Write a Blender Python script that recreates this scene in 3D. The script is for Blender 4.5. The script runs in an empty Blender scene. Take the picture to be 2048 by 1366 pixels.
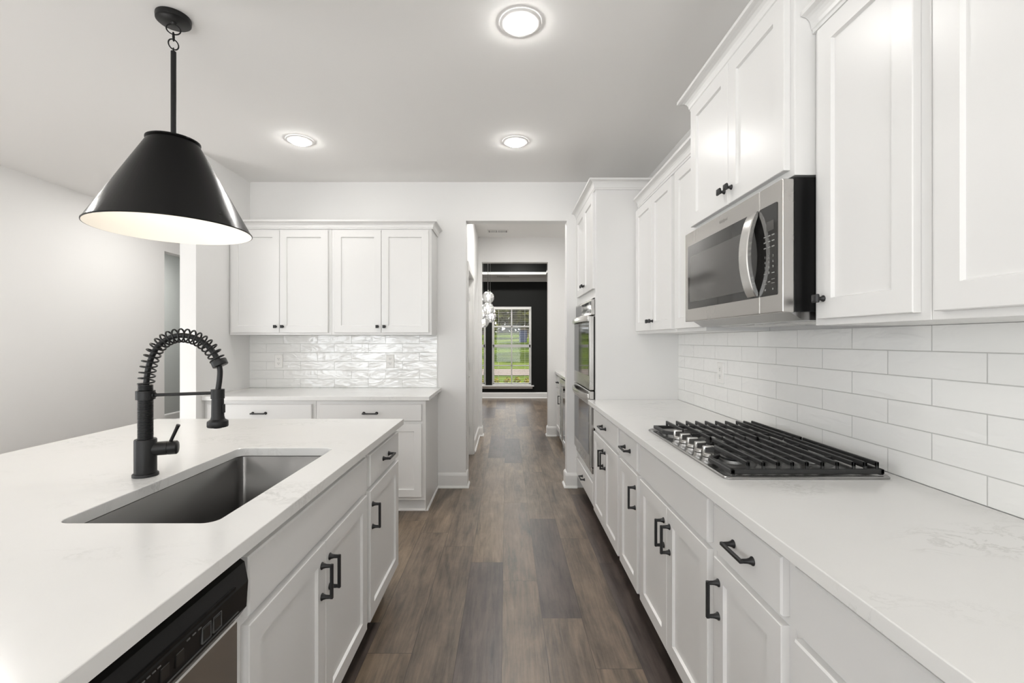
import bpy, bmesh, math, random
from mathutils import Vector, Matrix
random.seed(7)
PI = math.pi
SC = bpy.context.scene
COL = SC.collection

# ------------------------------------------------------------------ camera, world, light, exposure
EYE = 1.3246
cam_data = bpy.data.cameras.new('camera')
cam = bpy.data.objects.new('camera', cam_data)
COL.objects.link(cam)
cam.location = (0, 0, EYE)
cam.rotation_euler = (PI/2, 0, 0)
cam_data.sensor_width = 36.0
cam_data.lens = 915*36/2048
cam_data.shift_x = 11/2048
cam_data.shift_y = -2.5/2048
cam_data.clip_start = 0.02
cam_data.clip_end = 400
SC.camera = cam

SC.view_settings.view_transform = 'Standard'
SC.view_settings.look = 'None'
SC.view_settings.gamma = 1.0
SC.view_settings.use_curve_mapping = False
SC.view_settings.exposure = 0.50
SC.cycles.max_bounces = 10
SC.cycles.diffuse_bounces = 6
SC.cycles.glossy_bounces = 5
SC.cycles.transmission_bounces = 6
SC.cycles.transparent_max_bounces = 16
SC.cycles.sample_clamp_indirect = 6.0
SC.cycles.caustics_reflective = False
SC.cycles.caustics_refractive = False

LENS_L = 82.0        # radiance of a recessed lamp's lens
SKY = 2.9

world = bpy.data.worlds.new('sky')
SC.world = world
world.use_nodes = True
bgn = world.node_tree.nodes['Background']
bgn.inputs['Color'].default_value = (0.95, 0.98, 1.0, 1)
bgn.inputs['Strength'].default_value = SKY

sd = bpy.data.lights.new('sun', 'SUN')
sd.energy = 14.0; sd.angle = 0.01; sd.color = (1, 0.93, 0.8)
sun = bpy.data.objects.new('sun', sd)
COL.objects.link(sun)
sun.rotation_euler = (Vector((-0.9, 0.0, -0.75))).to_track_quat('-Z', 'Y').to_euler()

def portal(name, loc, direction, sx, sy):
    l = bpy.data.lights.new(name, 'AREA'); l.shape = 'RECTANGLE'; l.size = sx; l.size_y = sy
    l.cycles.is_portal = True
    o = bpy.data.objects.new(name, l); COL.objects.link(o)
    o.location = loc
    o.rotation_euler = Vector(direction).to_track_quat('-Z', 'Y').to_euler()
portal('patio_daylight', (-4.2, -2.4, 1.2), (1, 0, 0), 1.6, 2.2)
portal('garden_daylight', (-4.2, 0.8, 1.2), (1, 0, 0), 1.6, 2.2)
portal('rear_daylight', (-1.6, -3.48, 1.15), (0, 1, 0), 4.8, 2.1)
portal('dining_daylight', (-0.4, 10.56, 1.2), (0, -1, 0), 1.9, 1.8)

def unseen_lamp(x, y, z=2.742, power=None):
    # unseen lamp added at ceiling height to light the rooms: only its light
    l = bpy.data.lights.new('unseen_ceiling_lamp', 'AREA'); l.shape = 'DISK'; l.size = 0.145
    l.energy = LENS_L*PI*PI*0.0725**2 if power is None else power
    l.color = (1.0, 0.978, 0.945)
    o = bpy.data.objects.new('unseen_ceiling_lamp', l); COL.objects.link(o); o.location = (x, y, z)
for x, y in [(-1.468, -2.0), (0.063, -2.4),
             (-3.2, 0.6), (-3.2, -1.6), (-3.2, 2.8), (-3.2, 5.0)]:
    unseen_lamp(x, y)
unseen_lamp(-4.9, 6.6, power=24.0); unseen_lamp(-3.2, 4.6, power=7.0)
unseen_lamp(0.9, 6.8, power=20.0); unseen_lamp(-1.9, 8.4, power=12.0); unseen_lamp(1.15, 8.4, power=12.0)
unseen_lamp(-0.9, 9.2, z=3.055, power=20.0); unseen_lamp(0.3, 9.2, z=3.055, power=20.0)  # added to brighten the dining window frames, sill and floor
def upward_fill(x, y, z, size, power):
    # added unseen fill light aimed upward to brighten the ceiling; no lamp stands there
    l = bpy.data.lights.new('upward_fill_light', 'AREA'); l.shape = 'DISK'; l.size = size; l.energy = power; l.color = (1.0, 0.985, 0.96)
    o = bpy.data.objects.new('upward_fill_light', l); COL.objects.link(o); o.location = (x, y, z); o.rotation_euler = (PI, 0, 0)
upward_fill(-1.0, -2.0, 0.9, 0.6, 56.0)
upward_fill(-2.9, 2.6, 0.3, 0.6, 9.0)

# ------------------------------------------------------------------ materials
def new_mat(name):
    m = bpy.data.materials.new(name); m.use_nodes = True
    nt = m.node_tree
    b = nt.nodes['Principled BSDF']
    return m, nt, b

def N(nt, typ, **kw):
    n = nt.nodes.new(typ)
    for k, v in kw.items(): setattr(n, k, v)
    return n

def L(nt, a, b): nt.links.new(a, b)

def math_n(nt, op, a, b=None, c=None):
    n = nt.nodes.new('ShaderNodeMath'); n.operation = op
    for i, v in enumerate((a, b, c)):
        if v is None: continue
        if isinstance(v, (int, float)): n.inputs[i].default_value = v
        else: nt.links.new(v, n.inputs[i])
    return n.outputs[0]

def paint(name, col, rough=0.5, metal=0.0, bump=0.0, bscale=200.0, var=0.0, spec=0.5, coat=0.0, stretch=None):
    m, nt, b = new_mat(name)
    b.inputs['Base Color'].default_value = (*col, 1)
    b.inputs['Roughness'].default_value = rough
    b.inputs['Metallic'].default_value = metal
    b.inputs['Specular IOR Level'].default_value = spec
    if coat: b.inputs['Coat Weight'].default_value = coat
    tc = N(nt, 'ShaderNodeTexCoord')
    src = tc.outputs['Object']
    if stretch:
        mp = N(nt, 'ShaderNodeMapping'); mp.inputs['Scale'].default_value = stretch
        L(nt, src, mp.inputs['Vector']); src = mp.outputs['Vector']
    nz = N(nt, 'ShaderNodeTexNoise'); nz.inputs['Scale'].default_value = bscale; nz.inputs['Detail'].default_value = 3
    L(nt, src, nz.inputs['Vector'])
    r = N(nt, 'ShaderNodeMapRange')
    r.inputs['To Min'].default_value = max(0.0, rough - max(var, 0.01)); r.inputs['To Max'].default_value = min(1, rough + max(var, 0.01))
    L(nt, nz.outputs['Fac'], r.inputs['Value']); L(nt, r.outputs['Result'], b.inputs['Roughness'])
    if bump:
        bp = N(nt, 'ShaderNodeBump'); bp.inputs['Strength'].default_value = bump; bp.inputs['Distance'].default_value = 0.001
        L(nt, nz.outputs['Fac'], bp.inputs['Height']); L(nt, bp.outputs['Normal'], b.inputs['Normal'])
    return m

def emit(name, col, s):
    m = bpy.data.materials.new(name); m.use_nodes = True; nt = m.node_tree
    nt.nodes.remove(nt.nodes['Principled BSDF'])
    e = N(nt, 'ShaderNodeEmission'); e.inputs['Color'].default_value = (*col, 1); e.inputs['Strength'].default_value = s
    L(nt, e.outputs[0], nt.nodes['Material Output'].inputs['Surface'])
    return m

def thin_glass(name, tint=(1, 1, 1), refl=1.0, haze=0.0):
    m = bpy.data.materials.new(name); m.use_nodes = True; nt = m.node_tree
    nt.nodes.remove(nt.nodes['Principled BSDF'])
    t = N(nt, 'ShaderNodeBsdfTransparent'); t.inputs['Color'].default_value = (*tint, 1)
    g = N(nt, 'ShaderNodeBsdfGlossy'); g.inputs['Roughness'].default_value = 0.02
    f = N(nt, 'ShaderNodeFresnel'); f.inputs['IOR'].default_value = 1.5
    k = math_n(nt, 'MULTIPLY', f.outputs[0], refl)
    k = math_n(nt, 'MINIMUM', k, 1.0)
    mx = N(nt, 'ShaderNodeMixShader')
    base = t.outputs[0]
    if haze:
        tr = N(nt, 'ShaderNodeBsdfTranslucent'); tr.inputs['Color'].default_value = (0.95, 0.95, 0.95, 1)
        m2 = N(nt, 'ShaderNodeMixShader'); m2.inputs[0].default_value = haze
        L(nt, base, m2.inputs[1]); L(nt, tr.outputs[0], m2.inputs[2]); base = m2.outputs[0]
    L(nt, k, mx.inputs[0]); L(nt, base, mx.inputs[1]); L(nt, g.outputs[0], mx.inputs[2])
    L(nt, mx.outputs[0], nt.nodes['Material Output'].inputs['Surface'])
    return m

M = {}
M['wall'] = paint('wall_paint', (0.80, 0.795, 0.785), 0.62, bump=0.08, bscale=350)
M['ceiling'] = paint('ceiling_paint', (0.84, 0.83, 0.815), 0.9, bump=0.05, bscale=300, spec=0.2)
M['grey_wall'] = paint('grey_wall_paint', (0.52, 0.54, 0.53), 0.6, bump=0.06, bscale=350)
M['black_wall'] = paint('charcoal_wall_paint', (0.009, 0.0095, 0.0085), 0.65, bump=0.06, bscale=350, spec=0.2)
M['trim'] = paint('white_trim_paint', (0.83, 0.825, 0.81), 0.3)
M['cab'] = paint('white_cabinet_lacquer', (0.76, 0.755, 0.745), 0.30, var=0.03, bump=0.02, bscale=60)
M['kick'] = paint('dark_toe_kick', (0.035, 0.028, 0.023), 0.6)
M['black'] = paint('matte_black_metal', (0.010, 0.010, 0.010), 0.40, var=0.02, bscale=20, spec=0.3)
M['pull'] = paint('black_bronze', (0.022, 0.022, 0.023), 0.40, metal=0.3, var=0.06, bscale=120)
M['shade'] = paint('black_enamel', (0.004, 0.004, 0.004), 0.27, var=0.01, bscale=10, spec=0.13)
M['shade_in'] = paint('white_enamel', (0.88, 0.85, 0.80), 0.5)
M['steel'] = paint('brushed_steel', (0.50, 0.485, 0.465), 0.27, metal=1.0, var=0.015, bscale=6)
M['steel_h'] = paint('satin_steel', (0.68, 0.67, 0.65), 0.22, metal=1.0, var=0.04, bscale=60)
M['sink'] = paint('sink_steel', (0.24, 0.236, 0.232), 0.31, metal=1.0, var=0.02, bscale=8)
M['pan'] = paint('cooktop_steel', (0.36, 0.355, 0.35), 0.2, metal=1.0, var=0.02, bscale=8)
M['iron'] = paint('cast_iron', (0.022, 0.022, 0.022), 0.5, var=0.1, bump=0.25, bscale=500)
M['bglass'] = paint('black_glass', (0.014, 0.0135, 0.013), 0.06, var=0.01, spec=0.55)
M['mwglass'] = paint('smoked_window', (0.065, 0.063, 0.06), 0.10, var=0.02, spec=0.55)
M['blackpl'] = paint('black_plastic', (0.007, 0.007, 0.007), 0.22, var=0.01, bscale=5, spec=0.22)
M['mark'] = paint('grey_print', (0.30, 0.30, 0.29), 0.5)
M['dimmark'] = paint('dim_grey_print', (0.10, 0.10, 0.098), 0.5)
M['knob_reflection'] = paint('knob_dark_reflection', (0.30, 0.295, 0.29), 0.35, metal=1.0, var=0.02, bscale=10)  # steel darkened so its colour carries a dark reflection
M['alu'] = paint('burner_aluminium', (0.26, 0.26, 0.255), 0.4, metal=1.0)
M['lens'] = emit('lamp_lens', (1.0, 0.978, 0.945), LENS_L)
M['bulb'] = emit('warm_bulb', (1.0, 0.92, 0.80), 95.0)
M['cbulb'] = emit('globe_bulb', (1.0, 0.96, 0.90), 45.0)
M['wglass'] = thin_glass('window_pane')
M['globe'] = thin_glass('clear_globe', (0.97, 0.98, 0.98), 1.0, 0.16)
M['plate'] = paint('outlet_plastic', (0.84, 0.83, 0.81), 0.35)
M['slot'] = paint('outlet_slot', (0.08, 0.08, 0.08), 0.6)
M['hinge'] = paint('satin_nickel', (0.5, 0.49, 0.47), 0.35, metal=1.0)
M['blind'] = paint('blind_slat', (0.78, 0.77, 0.74), 0.5)
M['wire'] = paint('chandelier_cord', (0.45, 0.45, 0.44), 0.4, metal=0.5)
M['grille'] = paint('grille_white', (0.76, 0.75, 0.73), 0.4)

def quartz():
    m, nt, b = new_mat('white_quartz')
    tc = N(nt, 'ShaderNodeTexCoord')
    mp = N(nt, 'ShaderNodeMapping'); mp.inputs['Scale'].default_value = (1.0, 1.7, 1.0); mp.inputs['Rotation'].default_value = (0, 0, 0.5)
    L(nt, tc.outputs['Object'], mp.inputs['Vector'])
    big = N(nt, 'ShaderNodeTexNoise'); big.inputs['Scale'].default_value = 2.3; big.inputs['Detail'].default_value = 4
    L(nt, mp.outputs['Vector'], big.inputs['Vector'])
    fine = N(nt, 'ShaderNodeTexNoise'); fine.inputs['Scale'].default_value = 9.0; fine.inputs['Detail'].default_value = 8; fine.inputs['Roughness'].default_value = 0.68; fine.inputs['Distortion'].default_value = 0.6
    L(nt, mp.outputs['Vector'], fine.inputs['Vector'])
    ridge = math_n(nt, 'ABSOLUTE', math_n(nt, 'SUBTRACT', fine.outputs['Fac'], 0.5))
    vein = math_n(nt, 'SUBTRACT', 1.0, math_n(nt, 'MINIMUM', math_n(nt, 'MULTIPLY', ridge, 28.0), 1.0))
    patch = N(nt, 'ShaderNodeMapRange'); patch.inputs['From Min'].default_value = 0.53; patch.inputs['From Max'].default_value = 0.72
    L(nt, big.outputs['Fac'], patch.inputs['Value'])
    k = math_n(nt, 'MULTIPLY', vein, patch.outputs['Result'])
    cloud = N(nt, 'ShaderNodeTexNoise'); cloud.inputs['Scale'].default_value = 5.0
    L(nt, tc.outputs['Object'], cloud.inputs['Vector'])
    mx0 = N(nt, 'ShaderNodeMix', data_type='RGBA')
    mx0.inputs['A'].default_value = (0.775, 0.77, 0.755, 1); mx0.inputs['B'].default_value = (0.74, 0.735, 0.72, 1)
    L(nt, cloud.outputs['Fac'], mx0.inputs['Factor'])
    mx = N(nt, 'ShaderNodeMix', data_type='RGBA')
    L(nt, mx0.outputs['Result'], mx.inputs['A']); mx.inputs['B'].default_value = (0.40, 0.40, 0.38, 1)
    L(nt, math_n(nt, 'MULTIPLY', k, 0.45), mx.inputs['Factor'])
    L(nt, mx.outputs['Result'], b.inputs['Base Color'])
    b.inputs['Roughness'].default_value = 0.16
    return m
M['quartz'] = quartz()

def tile(name, axis, off, wav, c1, ior):
    m, nt, b = new_mat(name)
    tc = N(nt, 'ShaderNodeTexCoord')
    sx = N(nt, 'ShaderNodeSeparateXYZ'); L(nt, tc.outputs['Object'], sx.inputs[0])
    u = math_n(nt, 'SUBTRACT', sx.outputs[axis], off)
    v = math_n(nt, 'SUBTRACT', sx.outputs[2], 0.9)
    cb = N(nt, 'ShaderNodeCombineXYZ'); L(nt, u, cb.inputs[0]); L(nt, v, cb.inputs[1])
    br = N(nt, 'ShaderNodeTexBrick')
    br.offset = 0.5; br.offset_frequency = 2; br.squash = 1.0
    br.inputs['Scale'].default_value = 1.0; br.inputs['Brick Width'].default_value = 0.3048; br.inputs['Row Height'].default_value = 0.0785
    br.inputs['Mortar Size'].default_value = 0.0016; br.inputs['Mortar Smooth'].default_value = 0.3; br.inputs['Bias'].default_value = 0.0
    br.inputs['Color1'].default_value = (c1, c1, c1*0.983, 1); br.inputs['Color2'].default_value = (c1-0.03, c1-0.03, c1*0.983-0.03, 1)
    br.inputs['Mortar'].default_value = (0.60, 0.60, 0.585, 1)
    L(nt, cb.outputs[0], br.inputs['Vector'])
    L(nt, br.outputs['Color'], b.inputs['Base Color'])
    b.inputs['Roughness'].default_value = 0.10
    b.inputs['IOR'].default_value = ior
    mp = N(nt, 'ShaderNodeMapping'); mp.inputs['Scale'].default_value = (7, 7, 20)
    row = math_n(nt, 'FLOOR', math_n(nt, 'DIVIDE', v, 0.0785))
    half = math_n(nt, 'MULTIPLY', math_n(nt, 'SUBTRACT', 1.0, math_n(nt, 'FLOORED_MODULO', row, 2.0)), 0.1524)
    coln = math_n(nt, 'FLOOR', math_n(nt, 'DIVIDE', math_n(nt, 'ADD', u, half), 0.3048))
    idc = N(nt, 'ShaderNodeCombineXYZ'); L(nt, math_n(nt, 'MULTIPLY', row, 0.731), idc.inputs[0]); L(nt, math_n(nt, 'MULTIPLY', coln, 0.417), idc.inputs[1]); L(nt, math_n(nt, 'MULTIPLY', coln, 0.29), idc.inputs[2])
    addv = N(nt, 'ShaderNodeVectorMath', operation='ADD'); L(nt, tc.outputs['Object'], addv.inputs[0]); L(nt, idc.outputs[0], addv.inputs[1])
    L(nt, addv.outputs[0], mp.inputs['Vector'])
    nz = N(nt, 'ShaderNodeTexNoise'); nz.inputs['Scale'].default_value = 1.0; nz.inputs['Detail'].default_value = 2.0; nz.inputs['Distortion'].default_value = 0.8
    L(nt, mp.outputs['Vector'], nz.inputs['Vector'])
    h = math_n(nt, 'SUBTRACT', math_n(nt, 'MULTIPLY', nz.outputs['Fac'], wav), math_n(nt, 'MULTIPLY', br.outputs['Fac'], 0.0012))
    bp = N(nt, 'ShaderNodeBump'); bp.inputs['Strength'].default_value = 1.0; bp.inputs['Distance'].default_value = 1.0
    L(nt, h, bp.inputs['Height']); L(nt, bp.outputs['Normal'], b.inputs['Normal'])
    rr = N(nt, 'ShaderNodeMapRange'); rr.inputs['To Min'].default_value = 0.08; rr.inputs['To Max'].default_value = 0.6
    L(nt, br.outputs['Fac'], rr.inputs['Value']); L(nt, rr.outputs['Result'], b.inputs['Roughness'])
    return m
M['tile_right'] = tile('glazed_tile_cooking_side', 1, 1.320, 0.003, 0.88, 1.6)
M['tile_back'] = tile('glazed_tile_far_side', 0, -1.695, 0.0058, 0.85, 2.1)

def planks():
    m, nt, b = new_mat('wood_plank_floor')
    tc = N(nt, 'ShaderNodeTexCoord')
    s = N(nt, 'ShaderNodeSeparateXYZ'); L(nt, tc.outputs['Object'], s.inputs[0])
    X, Y = s.outputs[0], s.outputs[1]
    xs = math_n(nt, 'DIVIDE', math_n(nt, 'ADD', X, 0.02), 0.19)
    c = math_n(nt, 'FLOOR', xs); fx = math_n(nt, 'FRACT', xs)
    off = math_n(nt, 'ADD', math_n(nt, 'MULTIPLY', math_n(nt, 'MINIMUM', c, 0.0), -0.21), math_n(nt, 'MULTIPLY', math_n(nt, 'MAXIMUM', c, 0.0), -0.337))
    ys = math_n(nt, 'DIVIDE', math_n(nt, 'SUBTRACT', Y, math_n(nt, 'ADD', off, 1.306)), 1.212)
    r = math_n(nt, 'FLOOR', ys); fy = math_n(nt, 'FRACT', ys)
    rv = math_n(nt, 'SINE', math_n(nt, 'ADD', math_n(nt, 'ADD', math_n(nt, 'MULTIPLY', c, 12.9898), math_n(nt, 'MULTIPLY', r, 7.8233)), 0.66401))
    rnd_v = math_n(nt, 'FRACT', math_n(nt, 'MULTIPLY', rv, 437.5853))
    # grain
    gz = math_n(nt, 'MULTIPLY', rnd_v, 37.0)
    gv = N(nt, 'ShaderNodeCombineXYZ')
    L(nt, math_n(nt, 'MULTIPLY', X, 13.0), gv.inputs[0]); L(nt, math_n(nt, 'MULTIPLY', Y, 1.6), gv.inputs[1]); L(nt, gz, gv.inputs[2])
    g1 = N(nt, 'ShaderNodeTexNoise'); g1.inputs['Scale'].default_value = 1.0; g1.inputs['Detail'].default_value = 5; g1.inputs['Roughness'].default_value = 0.6; g1.inputs['Distortion'].default_value = 1.3
    L(nt, gv.outputs[0], g1.inputs['Vector'])
    gv2 = N(nt, 'ShaderNodeCombineXYZ')
    L(nt, math_n(nt, 'MULTIPLY', X, 90.0), gv2.inputs[0]); L(nt, math_n(nt, 'MULTIPLY', Y, 5.0), gv2.inputs[1]); L(nt, gz, gv2.inputs[2])
    g2 = N(nt, 'ShaderNodeTexNoise'); g2.inputs['Scale'].default_value = 1.0; g2.inputs['Detail'].default_value = 4; g2.inputs['Distortion'].default_value = 0.5
    L(nt, gv2.outputs[0], g2.inputs['Vector'])
    gv3 = N(nt, 'ShaderNodeCombineXYZ')
    L(nt, math_n(nt, 'MULTIPLY', X, 6.0), gv3.inputs[0]); L(nt, math_n(nt, 'MULTIPLY', Y, 3.0), gv3.inputs[1]); L(nt, math_n(nt, 'ADD', gz, 9.0), gv3.inputs[2])
    g3 = N(nt, 'ShaderNodeTexNoise'); g3.inputs['Scale'].default_value = 1.0; g3.inputs['Detail'].default_value = 6; g3.inputs['Roughness'].default_value = 0.7
    L(nt, gv3.outputs[0], g3.inputs['Vector'])
    ramp = N(nt, 'ShaderNodeValToRGB')
    el = ramp.color_ramp.elements
    el[0].position = 0.0; el[0].color = (0.085, 0.066, 0.058, 1)
    el[1].position = 1.0; el[1].color = (0.215, 0.158, 0.108, 1)
    for p, cc in ((0.28, (0.105, 0.080, 0.068)), (0.34, (0.155, 0.117, 0.085)), (0.7, (0.186, 0.140, 0.102))):
        e = el.new(p); e.color = (*cc, 1)
    L(nt, rnd_v, ramp.inputs['Fac'])
    sh = math_n(nt, 'ADD', math_n(nt, 'MULTIPLY', g1.outputs['Fac'], 0.95), math_n(nt, 'ADD', math_n(nt, 'MULTIPLY', g2.outputs['Fac'], 0.45), math_n(nt, 'MULTIPLY', g3.outputs['Fac'], 0.7)))
    mr = N(nt, 'ShaderNodeMapRange'); mr.inputs['From Min'].default_value = 0.74; mr.inputs['From Max'].default_value = 1.32; mr.inputs['To Min'].default_value = 0.22; mr.inputs['To Max'].default_value = 1.76; mr.clamp = False
    L(nt, sh, mr.inputs['Value'])
    seam = math_n(nt, 'MAXIMUM', math_n(nt, 'MAXIMUM', math_n(nt, 'LESS_THAN', fx, 0.007), math_n(nt, 'GREATER_THAN', fx, 0.993)),
                  math_n(nt, 'MAXIMUM', math_n(nt, 'LESS_THAN', fy, 0.0012), math_n(nt, 'GREATER_THAN', fy, 0.9988)))
    k = math_n(nt, 'MULTIPLY', mr.outputs['Result'], math_n(nt, 'SUBTRACT', 1.0, math_n(nt, 'MULTIPLY', seam, 0.6)))
    vm = N(nt, 'ShaderNodeVectorMath', operation='SCALE'); L(nt, ramp.outputs['Color'], vm.inputs[0]); L(nt, math_n(nt, 'MULTIPLY', k, 0.82), vm.inputs['Scale'])
    L(nt, vm.outputs[0], b.inputs['Base Color'])
    rr = N(nt, 'ShaderNodeMapRange'); rr.inputs['To Min'].default_value = 0.28; rr.inputs['To Max'].default_value = 0.45
    L(nt, g1.outputs['Fac'], rr.inputs['Value']); L(nt, rr.outputs['Result'], b.inputs['Roughness'])
    b.inputs['IOR'].default_value = 1.6
    bp = N(nt, 'ShaderNodeBump'); bp.inputs['Strength'].default_value = 0.25; bp.inputs['Distance'].default_value = 0.002
    L(nt, math_n(nt, 'SUBTRACT', g2.outputs['Fac'], math_n(nt, 'MULTIPLY', seam, 1.5)), bp.inputs['Height']); L(nt, bp.outputs['Normal'], b.inputs['Normal'])
    return m
M['floor'] = planks()

def leafy(name, c1, c2, scale=1.2):
    m, nt, b = new_mat(name)
    tc = N(nt, 'ShaderNodeTexCoord')
    nz = N(nt, 'ShaderNodeTexNoise'); nz.inputs['Scale'].default_value = scale; nz.inputs['Detail'].default_value = 6
    L(nt, tc.outputs['Object'], nz.inputs['Vector'])
    mx = N(nt, 'ShaderNodeMix', data_type='RGBA'); mx.inputs['A'].default_value = (*c1, 1); mx.inputs['B'].default_value = (*c2, 1)
    mr = N(nt, 'ShaderNodeMapRange'); mr.inputs['From Min'].default_value = 0.35; mr.inputs['From Max'].default_value = 0.65
    L(nt, nz.outputs['Fac'], mr.inputs['Value']); L(nt, mr.outputs['Result'], mx.inputs['Factor'])
    L(nt, mx.outputs['Result'], b.inputs['Base Color']); b.inputs['Roughness'].default_value = 0.8; b.inputs['Specular IOR Level'].default_value = 0.0
    return m
M['lawn'] = leafy('lawn_grass', (0.022, 0.036, 0.005), (0.048, 0.066, 0.009), 0.5)
M['leaf'] = leafy('tree_leaves', (0.012, 0.018, 0.004), (0.095, 0.10, 0.018), 0.8)
M['leaf_y'] = leafy('yellow_leaves', (0.09, 0.075, 0.008), (0.15, 0.12, 0.012), 3)
M['bark'] = paint('bark', (0.09, 0.07, 0.05), 0.9, bump=0.4, bscale=20)
M['road'] = paint('driveway_concrete', (0.085, 0.073, 0.067), 0.9, bump=0.1, bscale=20, spec=0.0)
M['shed'] = paint('blue_boards', (0.018, 0.028, 0.065), 0.7)
M['soil'] = paint('mulch', (0.10, 0.07, 0.05), 0.9, bump=0.4, bscale=40)

# ------------------------------------------------------------------ mesh helpers
class MB:
    def __init__(self): self.bm = bmesh.new()
    def box(self, x0, x1, y0, y1, z0, z1, bev=0.0, seg=1, M4=None):
        bm = self.bm
        r = bmesh.ops.create_cube(bm, size=1.0)
        vs = r['verts']
        mat = Matrix.Translation(((x0+x1)/2, (y0+y1)/2, (z0+z1)/2)) @ Matrix.Diagonal((abs(x1-x0), abs(y1-y0), abs(z1-z0), 1))
        if M4 is not None: mat = M4 @ mat
        bmesh.ops.transform(bm, matrix=mat, verts=vs)
        if bev:
            es = list({e for v in vs for e in v.link_edges})
            bmesh.ops.bevel(bm, geom=es, offset=bev, segments=seg, affect='EDGES', profile=0.5, clamp_overlap=True)
        return self
    def loft(self, rings, cap0=True, cap1=True, closed=True):
        bm = self.bm
        R = [[bm.verts.new(p) for p in ring] for ring in rings]
        n = len(rings[0])
        for a, b in zip(R, R[1:]):
            for i in range(n if closed else n-1):
                j = (i+1) % n
                try: bm.faces.new((a[i], a[j], b[j], b[i]))
                except ValueError: pass
        if cap0: bm.faces.new(R[0][::-1])
        if cap1: bm.faces.new(R[-1])
        return self
    def rect(self, x0, x1, z0, z1, steps, cap0=True, cap1=True):
        # nested rectangles facing -Y: steps = [(inset, y)]
        rings = [[(x0+i, y, z0+i), (x1-i, y, z0+i), (x1-i, y, z1-i), (x0+i, y, z1-i)] for i, y in steps]
        return self.loft(rings, cap0, cap1)
    def lathe(self, prof, seg=24, M4=None, cap0=True, cap1=True):
        rings = []
        for r, z in prof:
            ring = []
            for k in range(seg):
                a = 2*PI*k/seg
                p = Vector((r*math.cos(a), r*math.sin(a), z))
                ring.append(M4 @ p if M4 is not None else p)
            rings.append(ring)
        return self.loft(rings, cap0, cap1)
    def tube(self, pts, rad, seg=10, closed=False, caps=True):
        P = [Vector(p) for p in pts]
        n = len(P)
        rads = rad if isinstance(rad, (list, tuple)) else [rad]*n
        T = []
        for i in range(n):
            if closed: t = P[(i+1) % n] - P[i-1]
            else: t = P[min(i+1, n-1)] - P[max(i-1, 0)]
            T.append(t.normalized())
        up = Vector((0, 0, 1)) if abs(T[0].z) < 0.9 else Vector((0, 1, 0))
        u = T[0].cross(up).normalized()
        rings = []
        for i in range(n):
            u = (u - T[i]*u.dot(T[i])).normalized()
            v = T[i].cross(u)
            rings.append([P[i] + (u*math.cos(2*PI*k/seg) + v*math.sin(2*PI*k/seg))*rads[i] for k in range(seg)])
        if closed:
            rings.append(rings[0])
            bm = self.bm
            R = [[bm.verts.new(p) for p in ring] for ring in rings[:-1]]
            m = len(R)
            # match twist when closing
            best = min(range(seg), key=lambda s: (R[-1][0].co - R[0][s].co).length)
            for i in range(m):
                a, b = R[i], R[(i+1) % m]
                s = best if i == m-1 else 0
                for k in range(seg):
                    bm.faces.new((a[k], a[(k+1) % seg], b[(k+1+s) % seg], b[(k+s) % seg]))
            return self
        return self.loft(rings, caps, caps)
    def prism(self, poly, axis, a, b):
        # poly: 2D points in the plane perpendicular to axis ('x': (y,z), 'y': (x,z), 'z': (x,y))
        def P(p, t):
            return {'x': (t, p[0], p[1]), 'y': (p[0], t, p[1]), 'z': (p[0], p[1], t)}[axis]
        return self.loft([[P(p, a) for p in poly], [P(p, b) for p in poly]])
    def sweep(self, path, prof, side=1):
        # path: XY polyline, prof: (out, z) ; mitred corners ; side=1 offsets to the path's right-hand side
        P = [Vector((p[0], p[1])) for p in path]
        n = len(P); rings = []
        for i in range(n):
            d0 = (P[i]-P[i-1]).normalized() if i else (P[1]-P[0]).normalized()
            d1 = (P[i+1]-P[i]).normalized() if i < n-1 else d0
            n0 = Vector((d0.y, -d0.x))*side; n1 = Vector((d1.y, -d1.x))*side
            m = (n0+n1); m = m/(1+n0.dot(n1))
            rings.append([(P[i].x+m.x*o, P[i].y+m.y*o, z) for o, z in prof])
        return self.loft(rings)
    def sphere(self, c, r, u=20, v=12, sc=(1, 1, 1)):
        res = bmesh.ops.create_uvsphere(self.bm, u_segments=u, v_segments=v, radius=r)
        bmesh.ops.transform(self.bm, matrix=Matrix.Translation(c) @ Matrix.Diagonal((*sc, 1)), verts=res['verts'])
        return self
    def xf(self, M4):
        bmesh.ops.transform(self.bm, matrix=M4, verts=self.bm.verts); return self
    def build(self, name, mat, parent=None, smooth=None, loc=None):
        bm = self.bm
        bmesh.ops.recalc_face_normals(bm, faces=bm.faces)
        if smooth is not None:
            for f in bm.faces: f.smooth = True
            for e in bm.edges:
                if len(e.link_faces) == 2 and e.calc_face_angle(0) > math.radians(smooth): e.smooth = False
        me = bpy.data.meshes.new(name)
        bm.to_mesh(me); bm.free()
        me.materials.append(M[mat] if isinstance(mat, str) else mat)
        o = bpy.data.objects.new(name, me); COL.objects.link(o)
        if parent: o.parent = parent
        if loc: o.location = loc
        return o

def thing(name, label, cat, loc=(0, 0, 0), rz=0.0, group=None):
    o = bpy.data.objects.new(name, None); COL.objects.link(o)
    o.empty_display_size = 0.1
    o.location = loc; o.rotation_euler = (0, 0, rz)
    o['label'] = label; o['category'] = cat
    if group: o['group'] = group
    return o
def tag(o, label, cat, group=None, kind=None):
    o['label'] = label; o['category'] = cat
    if group: o['group'] = group
    if kind: o['kind'] = kind
    return o
def struct(o): o['kind'] = 'structure'; return o

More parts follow.
